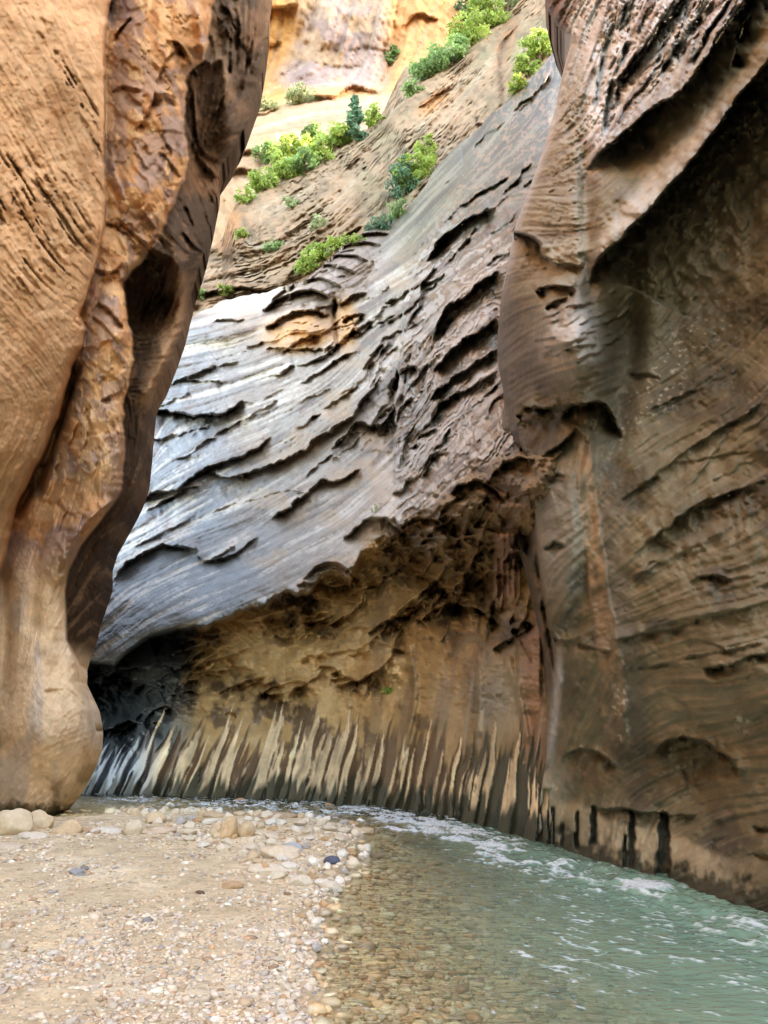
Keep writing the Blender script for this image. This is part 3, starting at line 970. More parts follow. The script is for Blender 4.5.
    for i, yy in enumerate((3, 1.5, 0, -2, -5, -9, -14, -20, -28, -38)):
        p = last.copy()
        dy = last[:, 1] - yy
        p[:, 1] = yy
        p[:, 0] = last[:, 0] + .3 * vnoise(yy / 4., last[:, 2] / 3, 0, 9) + .02 * dy
        ext.append(p)
    V = np.concatenate([V, np.stack(ext, 1)], 1)
    col = np.concatenate([col, np.repeat(col[:, -1:], len(ext), 1)], 1)
    # up, leaning back, and down into the bed
    up = []
    for k, hz in enumerate((62, 46, 34, 26, 20, 15)):
        p = V[0].copy()
        z = np.maximum(p[:, 2] + (6 - k) * .8, hz)
        p[:, 0] += (z - p[:, 2]) * .22
        p[:, 2] = z
        up.append(p)
    down = [V[-1] + np.array((.1 * k, 0, -.45 * k)) for k in (1, 2, 3)]
    V = np.concatenate([np.array(up), V, np.array(down)], 0)
    col = np.concatenate([np.repeat(col[:1], len(up), 0), col, np.repeat(col[-1:], 3, 0)], 0)
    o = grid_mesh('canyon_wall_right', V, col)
    o.data.materials.append(rock_mat('brown_sandstone', rough=.62, spec=.4, grain=4.0, bump=.6, bdist=.04, var=.22))
    return struct(o, 'towering brown sandstone wall with overhanging shelves beside the water')


# ================================================================== LEFT WALL
def build_left():
    edge = curve([(-300, 330), (-100, 282), (0, 270), (30, 269), (60, 265), (90, 260), (120, 249), (145, 236), (165, 222), (175, 219), (190, 218),
                  (220, 212), (250, 205), (270, 199), (290, 193), (310, 188), (330, 183), (350, 176), (370, 168), (390, 156), (405, 152), (425, 150),
                  (450, 148), (480, 145), (500, 138), (520, 127), (545, 113), (565, 107), (585, 107), (600, 102), (620, 95),
                  (640, 90), (655, 84), (668, 80), (682, 79), (695, 85), (710, 92), (730, 96), (750, 95), (765, 90), (780, 83),
                  (795, 74), (808, 64), (815, 58), (830, 50), (900, 40)])
    e1 = curve([(-300, 116), (0, 110), (30, 106), (60, 104), (130, 103), (200, 104), (225, 103), (250, 98), (275, 91), (300, 84), (315, 79), (330, 84), (345, 82),
                (365, 72), (390, 66), (420, 58), (450, 43), (480, 30), (500, 18), (530, 10), (560, 3), (600, -12), (700, -60), (900, -200)])
    e2 = curve([(-300, 222), (0, 212), (20, 209), (45, 207), (60, 204), (66, 194), (75, 186), (100, 184), (130, 184), (155, 187), (175, 184), (200, 175), (215, 168),
                (235, 160), (250, 150), (265, 138), (275, 128), (282, 122), (300, 125), (320, 128), (340, 131), (360, 132), (385, 128),
                (400, 122), (430, 124), (470, 123), (490, 120), (505, 112), (525, 96), (545, 80), (570, 68), (590, 64), (640, 66), (668, 79), (682, 82), (700, 93),
                (760, 99), (900, 60)])
    pys = np.concatenate([np.linspace(-320, -8, 36), np.arange(0, 821, ST)])
    us = np.concatenate([-np.cumsum(ST * 1.07 ** np.arange(1, 58))[::-1], np.linspace(0, 1, 190)])
    U, PY = np.meshgrid(us, pys)
    E = edge(PY)
    PX = np.where(U < 0, U, U * E)
    T1 = TPS([(0, 0, 11.2), (60, 0, 12.3), (104, 0, 13.3), (0, 200, 11.8), (104, 180, 13.8), (0, 350, 12.6), (80, 310, 14.3), (0, 450, 13.6), (50, 430, 14.9),
              (0, 540, 15.2), (-80, 540, 14.2), (-80, 300, 11), (-300, 300, 8.2), (-700, 300, 4.9), (-300, 0, 7.6), (-700, 0, 4.9),
              (-300, 600, 9.2), (-700, 600, 5.4), (-700, 820, 5.6), (-300, 820, 10), (-100, 820, 15.5), (-100, 700, 14.5), (0, 820, 17.2), (-20, 650, 16), (100, -300, 14)])
    T2 = TPS([(110, 0, 16.2), (150, 30, 14.9), (200, 30, 15.0), (108, 100, 15.6), (150, 110, 14.7), (184, 110, 15.4), (106, 200, 15.6), (140, 190, 14.9),
              (172, 190, 15.6), (105, 250, 15.4), (140, 250, 15.6), (95, 290, 15.4), (118, 290, 15.2), (90, 340, 15.5), (118, 340, 14.7), (130, 345, 15.2),
              (75, 400, 15.9), (105, 400, 15.0), (122, 400, 15.5), (60, 460, 16.2), (95, 460, 15.3), (118, 490, 15.6), (20, 520, 16.6), (60, 540, 16.0),
              (90, 530, 15.8), (0, 600, 17.0), (30, 590, 16.3), (62, 590, 16.4), (0, 680, 16.8), (35, 680, 15.9), (70, 680, 16.4), (0, 750, 16.7), (45, 740, 15.5),
              (90, 745, 16.8), (0, 820, 17.2), (40, 820, 17.0), (60, 812, 17.4), (-60, 700, 17.4), (-60, 820, 17.6), (-200, 820, 18.5), (150, -300, 16.5)])
    T3 = TPS([(215, 20, 16.6), (240, 20, 17.2), (268, 20, 19.5), (190, 120, 17.0), (225, 120, 17.6), (250, 110, 19.8), (180, 200, 17.2), (212, 200, 19.2),
              (135, 290, 17.6), (155, 310, 18.2), (180, 270, 16.8), (190, 290, 19.0), (135, 350, 17.5), (160, 350, 16.9), (175, 350, 18.2), (128, 420, 17.3), (148, 420, 17.6),
              (125, 500, 17.6), (137, 500, 18.2), (90, 560, 17.8), (105, 560, 18.8), (70, 620, 17.6), (95, 620, 19.0), (75, 660, 18.5), (230, -300, 18)])
    b1 = e1(PY) + 1.2 * vnoise(PY / 8, 0, 0, 201)
    b2 = e2(PY) + (1.5 * vnoise(PY / 9, 0, 0, 202) + .6 * vnoise(PY / 3, 0, 0, 203)) * sstep(540, 480, PY)
    s1 = sstep(-1, 2.5, PX - b1)
    s2 = sstep(-1, 2.5, PX - b2)
    d1 = T1(PX, PY)
    d2 = T2(PX, PY)
    d3 = T3(PX, PY)
    d1 = d1 + .35 * np.exp(-np.clip(b1 - PX, 0, 99) / 4.0)
    d2 = d2 + .45 * np.exp(-np.clip(b2 - PX, 0, 99) / 5.0) * sstep(660, 600, PY)
    D = d1 * (1 - s1) + (d2 * (1 - s2) + d3 * s2) * s1
    D += s1 * s2 * .75 * blob(PX, PY, 146, 325, 20, 60, 6, 2)
    D += s1 * s2 * .9 * blob(PX, PY, 205, 150, 16, 60, -10, 3)
    # dark slot behind the first slab at the very top
    D += 1.6 * s1 * np.exp(-np.clip(PX - b1, 0, 99) / 7.0) * sstep(34, 10, PY)
    L0, L1, L2, L3 = (lic(k, PX, PY) for k in range(4))
    foot = sstep(540, 620, PY)
    slab = (1 - s1) * (1 - foot)
    mid = s1 * (1 - s2)
    D += .006 * L0 + .007 * L1 + .008 * L2 * (1 - .4 * foot) + .012 * L3
    D += .10 * fbm(PX / 48, PY / 66, 0, 3, 211) + .02 * fbm(PX / 9, PY / 9, 0, 4, 212) + .010 * fbm(PX / 2.6, PY / 2.6, 0, 2, 213)
    # pitted rows on the slab
    pit = sstep(.55, 1.5, L1 * .8 + L2 * .7 + .8 * fbm(PX / 9, PY / 9, 0, 2, 214)) * np.clip(
        blob(PX, PY, 20, 210, 45, 80, 60, 4) + blob(PX, PY, 35, 225, 60, 40, -55, 4) + blob(PX, PY, 78, 95, 60, 9, -62, 4) + blob(PX, PY, 95, 130, 40, 5, -70, 4), 0, 1)
    D += slab * .13 * pit
    # plates on the orange pillar
    ph = fbm(PX / 60, PY / 80, 0, 3, 215) * 1.6 + .12 * L3
    saw = ph % 1
    D += mid * sstep(540, 500, PY) * .12 * (sstep(0, .8, saw) - sstep(.8, 1, saw))
    F_ = [
        ([(104, 222), (120, 224), (134, 222)], .12, 5, .05, 4),
        ([(92, 268), (110, 272), (122, 262)], .5, 8, .1, 4),
        ([(98, 300), (112, 312), (126, 330)], .35, 8, .1, 6), ([(92, 315), (106, 326), (120, 345)], .25, 6, .1, 4),
        ([(100, 400), (118, 392), (126, 380)], .3, 6, .1, 4), ([(82, 330), (72, 322), (80, 312)], .2, 4),
        ([(40, 690), (70, 690), (92, 710)], .08, 12, .0, 4),
        ([(118, 500), (100, 512), (84, 530), (70, 552), (64, 590)], -.5, 10, 0, 3),
        ([(130, 132), (145, 118), (152, 100), (160, 70), (175, 48)], .35, 8, .1, 5),
        ([(165, 40), (178, 42), (190, 58)], .4, 5, .1, 3), ([(112, 42), (118, 30), (130, 15)], .3, 6, .1, 3),
        ([(110, 90), (125, 86), (142, 90)], .25, 6, .1, 4),
    ]
    auto = bed_ledges(46, (0, 130, 100, 310), lambda x, y: x < float(e1(y)) - 6, (8, 34), (.05, .13), (1.8, 3.2), .2, 41)
    auto += bed_ledges(14, (30, 0, 104, 150), lambda x, y: abs((x - 60) - (y - 60) * .5) < 14, (8, 30), (.05, .12), (1.8, 3.2), .2, 42)
    auto += bed_ledges(13, (100, 0, 200, 330), lambda x, y: float(e1(y)) + 5 < x < float(e2(y)) - 4, (12, 45), (.06, .22), (3, 9), .3, 43)
    auto += bed_ledges(16, (40, 330, 128, 540), lambda x, y: float(e1(y)) + 8 < x < float(e2(y)) - 4, (12, 40), (.05, .18), (3, 9), .3, 44)
    auto += bed_ledges(30, (120, 0, 265, 460), lambda x, y: float(e2(y)) + 4 < x < float(edge(y)) - 6, (20, 90), (.1, .4), (4, 12), .4, 45)
    auto += bed_ledges(8, (0, 600, 90, 790), lambda x, y: True, (10, 40), (.02, .06), (3, 8), .2, 46)
    D = ledges(PX, PY, D, F_ + auto, 1.0)
    grooves(PX, PY, D, [([(66, 300), (50, 360), (32, 420), (10, 500), (2, 560)], .0, 5),
                        ([(228, 20), (226, 60), (222, 100), (232, 70)], -.4, 5),
                        ([(195, 0), (206, 60), (222, 60), (228, 100)], -.35, 4),
                        ([(172, 215), (176, 260), (182, 290), (176, 330), (160, 370), (140, 410)], -.5, 7),
                        ([(35, 500), (50, 450), (66, 400), (80, 360)], .9, 4.5),
                        ([(12, 520), (30, 490), (40, 460)], 1.0, 5),
                        ([(2, 560), (6, 620), (2, 700)], .35, 8), ([(50, 480), (36, 560), (30, 640)], .25, 9)])
    D += s1 * s2 * sstep(640, 600, PY) * (.02 * L1 + .04 * L2 + .05 * fbm(PX / 7, PY / 16, 0, 4, 228))
    flk = sstep(.02, .07, fbm(PX / 22 + .15 * L3, PY / 34 - PX / 60, 8, 5, 229, gain=.55)) * mid * sstep(560, 480, PY)
    flk2 = sstep(.12, .16, fbm(PX / 15, PY / 26 - PX / 50, 3, 5, 230, gain=.55)) * mid * sstep(520, 440, PY)
    D -= .05 * flk + .035 * flk2
    # rounding to the outer edge
    dE = (E - PX)
    Rr = 15.
    tt = np.clip(dE / Rr, 0, 1)
    D += 1.0 * (1 - np.sqrt(np.clip(1 - (1 - tt) ** 2, 0, 1)))
    # ---------------------------------------------- colour
    n1 = fbm(PX / 30, PY / 30, 0, 4, 221)
    n2 = fbm(PX / 8, PY / 8, 0, 4, 222)
    n3 = fbm(PX / 24 + .2 * L3, PY / 36, 3, 4, 223)
    col = np.ones(PX.shape + (3,)) * np.array((.60, .36, .20))
    col = mix(col, (.48, .265, .135), sstep(-.1, .9, n1))
    col = mix(col, (.70, .50, .32), .5 * sstep(.5, 1.9, L0 * .5 + L1 * .6 + L2 * .15 + .6 * n2))
    col = mix(col, (.38, .21, .10), .4 * sstep(.6, 1.9, -L0 * .5 - L1 * .6 - L2 * .15 + .6 * n2))
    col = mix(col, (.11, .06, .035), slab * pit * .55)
    col = mix(col, (.40, .24, .125), slab * .6 * sstep(330, 430, PY))
    org = mix(np.ones(col.shape) * np.array((.50, .25, .115)), (.62, .35, .17), sstep(0, .7, n3))  # orange sandstone, made more saturated to carry the warm bounced glow
    org = mix(org, (.29, .20, .175), .75 * sstep(.12, .35, fbm(PX / 30 + .25 * L3, PY / 42, 8, 4, 225) + .15 * n2))
    org = mix(org, (.26, .15, .08), .5 * sstep(.4, 1.6, L2 + .4 * L1))
    org = mix(org, (.22, .155, .085), .55 * sstep(0, .6, n1) * sstep(380, 440, PY))
    org = mix(org, (.33, .225, .18), .6 * flk)
    org = mix(org, (.66, .40, .20), .7 * flk2)
    m2 = mid * (1 - foot)
    col = col * (1 - m2[..., None]) + org * m2[..., None]
    ft = mix(np.ones(col.shape) * np.array((.74, .54, .35)), (.50, .34, .20), sstep(0, .8, n1 + .3 * n2))
    ft = mix(ft, (.52, .43, .36), sstep(.1, .7, fbm(PX / 20, PY / 60, 6, 3, 226)) * .7)
    ft = mix(ft, (.20, .12, .06), .7 * sstep(0, .7, n1 + .4 * n2) * sstep(760, 800, PY))
    col = col * (1 - foot[..., None]) + ft * foot[..., None]
    D += 0
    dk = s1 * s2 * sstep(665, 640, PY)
    dc = mix(np.ones(col.shape) * np.array((.06, .034, .02)), (.15, .08, .042), sstep(.1, .9, n3))  # flank turned from the light: its shade is put into the colour
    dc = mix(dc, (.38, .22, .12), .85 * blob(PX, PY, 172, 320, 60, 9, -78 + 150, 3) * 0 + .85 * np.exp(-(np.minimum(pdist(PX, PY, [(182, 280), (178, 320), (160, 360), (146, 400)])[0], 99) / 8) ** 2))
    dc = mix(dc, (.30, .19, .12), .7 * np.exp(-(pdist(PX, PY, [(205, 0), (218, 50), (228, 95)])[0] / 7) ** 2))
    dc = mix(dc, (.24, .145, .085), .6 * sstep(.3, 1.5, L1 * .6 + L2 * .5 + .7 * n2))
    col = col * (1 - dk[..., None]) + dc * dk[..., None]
    col = mix(col, (.045, .045, .02), .9 * sstep(800, 812, PY + 6 * n2))
    V = unproj(PX, PY, D)
    e = V[:, -1]
    wrap = []
    for k in (1, 2, 3, 4, 5, 6):
        wrap.append(e + np.array((-.12 * k * k, .8 * k, 0))[None])
    V = np.concatenate([V, np.stack(wrap, 1)], 1)
    col = np.concatenate([col, np.repeat(col[:, -1:], 6, 1)], 1)
    first = V[:, 0]
    ext = []
    for yy in (-38, -28, -20, -14, -9, -5, -2, 0, 2, 3.5):
        p = first.copy()
        p[:, 0] = first[:, 0] - .05 * (first[:, 1] - yy) + .5 * vnoise(yy / 4., first[:, 2] / 3, 0, 19)
        p[:, 1] = yy
        ext.append(p)
    V = np.concatenate([np.stack(ext, 1), V], 1)
    col = np.concatenate([np.repeat(col[:, :1], len(ext), 1), col], 1)
    up = []
    for k, hz in enumerate((62, 48, 36, 28)):
        p = V[0].copy()
        z = np.maximum(p[:, 2] + (4 - k) * 1.0, hz)
        p[:, 0] -= (z - p[:, 2]) * .25
        p[:, 2] = z
        up.append(p)
    down = [V[-1] + np.array((0, .1 * k, -.35 * k)) for k in (1, 2, 3)]
    V = np.concatenate([np.array(up), V, np.array(down)], 0)
    col = np.concatenate([np.repeat(col[:1], 4, 0), col, np.repeat(col[-1:], 3, 0)], 0)
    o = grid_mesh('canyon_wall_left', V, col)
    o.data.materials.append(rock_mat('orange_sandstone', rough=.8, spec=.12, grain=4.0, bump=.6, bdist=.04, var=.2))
    return struct(o, 'orange sandstone fins folding down to a rounded foot on the gravel')


# ================================================================== UPPER SLOPE AND FAR CLIFF
def build_upper():
    ytop = curve([(120, 330), (185, 290), (200, 262), (222, 240), (235, 205), (245, 196), (262, 186), (285, 172), (310, 160), (335, 148), (352, 138), (372, 124),
                  (385, 108), (395, 84), (405, 66), (425, 60), (450, 44), (475, 22), (500, 0), (540, -40), (640, -150)])
    pxs = colsamples(120, 180, 590, 760, 1.6)
    rows = 300
    yt = ytop(pxs) + 2.5 * fbm(pxs / 12, 0, 0, 3, 303)
    yb = np.maximum(360 - np.clip(pxs - 330, 0, None) * 1.15, -60) + 20
    v = np.linspace(0, 1, rows)
    PX = np.repeat(pxs[None], rows, 0)
    PY = yt[None] + (yb - yt)[None] * v[:, None]
    T = TPS([(190, 350, 42), (250, 330, 42), (320, 330, 40), (200, 290, 50), (260, 280, 49), (320, 260, 48), (380, 240, 46), (230, 240, 58), (280, 220, 56), (340, 200, 53),
             (400, 190, 51), (250, 195, 66), (300, 165, 68), (350, 140, 68), (380, 115, 70), (400, 120, 64), (440, 120, 58), (420, 70, 76), (470, 40, 76), (470, 90, 62), (510, 60, 62),
             (500, 10, 82), (540, 30, 64), (540, 80, 56), (580, -20, 70), (620, -100, 90), (740, -130, 90), (740, 0, 60)])
    D = T(PX, PY)
    L0, L1, L2, L3 = (lic(k, PX, PY) for k in range(4))
    D += .12 * L1 + .22 * L2 + .35 * L3 + .9 * fbm(PX / 25, PY / 25, 0, 5, 311)
    ph = L3 * .5 + L2 * .3 + fbm(PX / 40, PY / 40, 0, 3, 312) * 1.5
    saw = (ph * 1.4) % 1
    D += .55 * (sstep(0, .8, saw) - sstep(.8, 1, saw)) * (.4 + sstep(-.3, .5, fbm(PX / 50, PY / 50, 7, 3, 313)))
    F_ = [([(418, 108), (432, 96), (446, 88), (452, 80)], 1.5, 7, .8, 6),
          ([(395, 215), (412, 190), (432, 162), (452, 135), (475, 110), (500, 92)], -1.2, 10, 0, 4),
          ([(500, 110), (498, 80), (500, 45), (522, 22)], 1.4, 9, .5, 6),
          ([(190, 296), (230, 288), (270, 290), (300, 282)], 2.0, 10, 1., 6),
          ([(262, 262), (250, 248), (262, 240), (285, 240)], 1.0, 6),
          ([(318, 188), (332, 170), (345, 152)], -1.0, 3), ([(270, 300), (300, 262), (345, 235), (370, 222)], 1.2, 8, .4, 5),
          ([(520, 82), (535, 62), (552, 40)], 1.2, 8, .4, 4)]
    D = ledges(PX, PY, D, F_, 1.5)
    n1 = fbm(PX / 26, PY / 26, 0, 4, 321)
    n2 = fbm(PX / 7, PY / 7, 0, 4, 322)
    col = np.ones(PX.shape + (3,)) * np.array((.46, .33, .235))
    col = mix(col, (.33, .33, .21), .7 * sstep(-.1, .6, n1) * sstep(300, 420, PX))
    col = mix(col, (.52, .36, .25), .6 * sstep(0, .6, -n1) + .3 * sstep(330, 240, PX))
    col = mix(col, (.55, .48, .38), .6 * sstep(.4, 1.6, L1 * .7 + L2 * .6))
    col = mix(col, (.30, .22, .14), .5 * sstep(.5, 1.7, -L1 * .7 - L2 * .6))
    col = mix(col, (.60, .30, .13), .8 * blob(PX, PY, 434, 103, 20, 8, 35, 4))
    col = mix(col, (.50, .24, .12), .7 * blob(PX, PY, 507, 40, 9, 24, -20, 4))
    col = mix(col, (.26, .18, .13), .8 * np.exp(-(pdist(PX, PY, [(502, 105), (498, 70), (504, 40)])[0] / 3.5) ** 2))
    col = mix(col, (.56, .28, .13), .8 * blob(PX, PY, 225, 215, 20, 36, 0, 4))
    col = mix(col, (.60, .52, .44), .6 * blob(PX, PY, 270, 246, 20, 4, 10, 4))
    col = mix(col, (.25, .19, .14), .6 * sstep(.1, .8, n2 + .5 * n1)) * np.array((.60, .56, .50))
    V = unproj(PX, PY, D)
    top = V[0]
    back = [top + np.array((0, k * 3.0, .6 * k - .5 * k * k)) for k in (4, 3, 2, 1)]
    V = np.concatenate([np.array(back), V], 0)
    col = np.concatenate([np.repeat(col[:1], 4, 0), col], 0)
    o = grid_mesh('canyon_slope_upper', V, col)
    o.data.materials.append(rock_mat('pale_sandstone', rough=.85, spec=.2, grain=.9, bump=.6, bdist=.25, var=.2))
    return struct(o, 'pale benched sandstone slope dotted with bushes high above the gorge')


def build_far():
    pxs = colsamples(60, 170, 560, 760, 2.0)
    pys = np.concatenate([np.linspace(-260, -10, 40), np.arange(0, 330, 1.8)])
    PX, PY = np.meshgrid(pxs, pys)
    T = TPS([(170, 300, 84), (300, 300, 84), (450, 250, 90), (220, 210, 92), (300, 190, 92), (400, 150, 96), (180, 130, 104), (260, 130, 104), (330, 108, 108), (400, 100, 108),
             (300, 92, 116), (360, 92, 116), (400, 85, 116), (240, 100, 122), (240, 30, 118), (272, 30, 119.2), (300, 40, 121.6), (309, 50, 120), (320, 30, 118), (380, 30, 119), (405, 30, 121), (430, 10, 122),
             (500, 20, 130), (600, 0, 130), (270, -100, 118), (350, -100, 124), (500, -100, 130), (300, -250, 136), (600, -250, 136)])
    D = T(PX, PY)
    L0, L1, L2, L3 = (lic(k, PX, PY) for k in range(4))
    D += .15 * L1 + .3 * L2 + .4 * L3 + .7 * fbm(PX / 45, PY / 60, 0, 4, 411) + .12 * fbm(PX / 5, PY / 5, 0, 3, 412)
    F_ = [([(280, 96), (300, 92), (330, 96), (352, 86), (385, 92)], 2.2, 8, 1, 6),
          ([(230, 12), (260, 8), (300, 4)], 3, 10, 1, 6), ([(232, 50), (262, 44), (282, 40)], 2, 6, .6, 6),
          ([(292, 80), (300, 40), (312, -10)], -1, 40, 0, 4), ([(376, 92), (388, 60), (392, 20), (398, -20)], 2.0, 8, 0, 4),
          ([(400, 30), (420, 14), (440, 18)], 2.5, 8, .5, 4), ([(235, 120), (262, 112), (280, 104)], 2, 9, .5, 6),
          ([(228, 152), (250, 150), (272, 158)], 3, 12, 1, 8), ([(215, 175), (240, 168), (262, 172)], 3, 12, 1, 8),
          ([(345, 50), (365, 46), (392, 52)], 1.2, 4), ([(300, 58), (330, 64), (372, 66)], .8, 4), ([(372, 100), (382, 60), (380, 40)], 1.2, 6)]
    D = ledges(PX, PY, D, F_, 2.0)
    n1 = fbm(PX / 24, PY / 24, 0, 4, 421)
    col = np.ones(PX.shape + (3,)) * np.array((.47, .31, .215))
    col = mix(col, (.55, .29, .12), sstep(306, 286, PX + 8 * n1 + .12 * PY))
    var = np.clip(blob(PX, PY, 345, 45, 50, 50, 10, 6) + blob(PX, PY, 320, 76, 46, 17, 0, 5), 0, 1) * sstep(-.5, -.1, n1)
    col = mix(col, (.34, .25, .245), var * .9)
    col = mix(col, (.60, .30, .13), .8 * sstep(380, 395, PX) * sstep(98, 90, PY))
    col = mix(col, (.56, .28, .12), .8 * blob(PX, PY, 335, 92, 55, 6, 0, 4))
    col = mix(col, (.38, .26, .18), .8 * sstep(100, 112, PY))
    col = mix(col, (.55, .42, .32), .5 * sstep(.4, 1.5, L2))
    V = unproj(PX, PY, D)
    up = [V[0] + np.array((0, (5 - k) * 5, (5 - k) * 10)) for k in range(5)]
    V = np.concatenate([np.array(up), V], 0)
    col = np.concatenate([np.repeat(col[:1], 5, 0), col], 0)
    o = grid_mesh('cliff_far', V, col)
    o.data.materials.append(rock_mat('far_sandstone', rough=.9, spec=.15, grain=.5, bump=.6, bdist=.4, var=.2))
    return struct(o, 'sunlit orange and mauve cliff closing the view above the slope')


# ================================================================== RIVER BED, GRAVEL BAR, WATER
_bar_px = [(262, 1100), (290, 1024), (303, 980), (318, 935), (334, 890), (343, 868), (352, 848), (366, 836), (350, 826), (300, 819),
           (240, 815), (170, 814), (130, 812), (104, 815), (70, 818)]
BAR = [ground(a, b) for a, b in _bar_px]
BAR = [(-.75, -40), (-.7, 0)] + [(float(a), float(b)) for a, b in BAR] + [(-10, 17.6), (-16, 17.5), (-16, -40)]


def poly_sd(x, y, poly):
    P = np.array(poly, float)
    Q = np.roll(P, -1, 0)
    d = np.full(x.shape, 1e9)
    ins = np.zeros(x.shape, bool)
    for (ax, ay), (bx, by) in zip(P, Q):
        ex, ey = bx - ax, by - ay
        t = np.clip(((x - ax) * ex + (y - ay) * ey) / (ex * ex + ey * ey + 1e-12), 0, 1)
        d = np.minimum(d, np.hypot(x - ax - t * ex, y - ay - t * ey))
        c = ((ay > y) != (by > y)) & (x < (bx - ax) * (y - ay) / ((by - ay) + 1e-12) + ax)
        ins ^= c
    return np.where(ins, d, -d)


def bed_z(x, y):
    sd = poly_sd(x, y, BAR) + .18 * fbm(x / 1.3, y / 1.3, 0, 3, 501)
    zi = .012 + .15 * (1 - np.exp(-np.clip(sd, 0, None) / 1.8)) + .03 * np.exp(-(sd - .5) ** 2 / .2) * sstep(8, 13, y)
    deep = np.clip(sstep(-6, 1, x - .0 + (y - 10) * .12), .15, 1)
    zo = -(.12 + .66 * deep) * (1 - np.exp(sd.clip(None, 0) / (2.3)))
    zo = zo * np.where(y > 16, .45, 1)
    z = np.where(sd > 0, zi, zo + .012)
    z = z + .012 * fbm(x / .5, y / .5, 0, 3, 502) + .025 * fbm(x / 2.2, y / 2.2, 0, 2, 503) * (sd > 0)
    return z, sd


def fan_grid(y0, y1, nr, nc, wmin=13.0):
    ys = np.concatenate([np.linspace(-45, y0 - .3, 24), np.geomspace(y0, y1, nr), y1 + np.array([2, 5, 10, 20, 40, 80])])
    s = np.linspace(-1, 1, nc)
    s = np.sign(s) * np.abs(s) ** 1.15
    Y = np.repeat(ys[:, None], nc, 1)
    X = s[None] * wmin * np.ones_like(Y)
    X = X + np.where(s[None] < -.98, -60, 0) + np.where(s[None] > .98, 60, 0)
    return X, Y


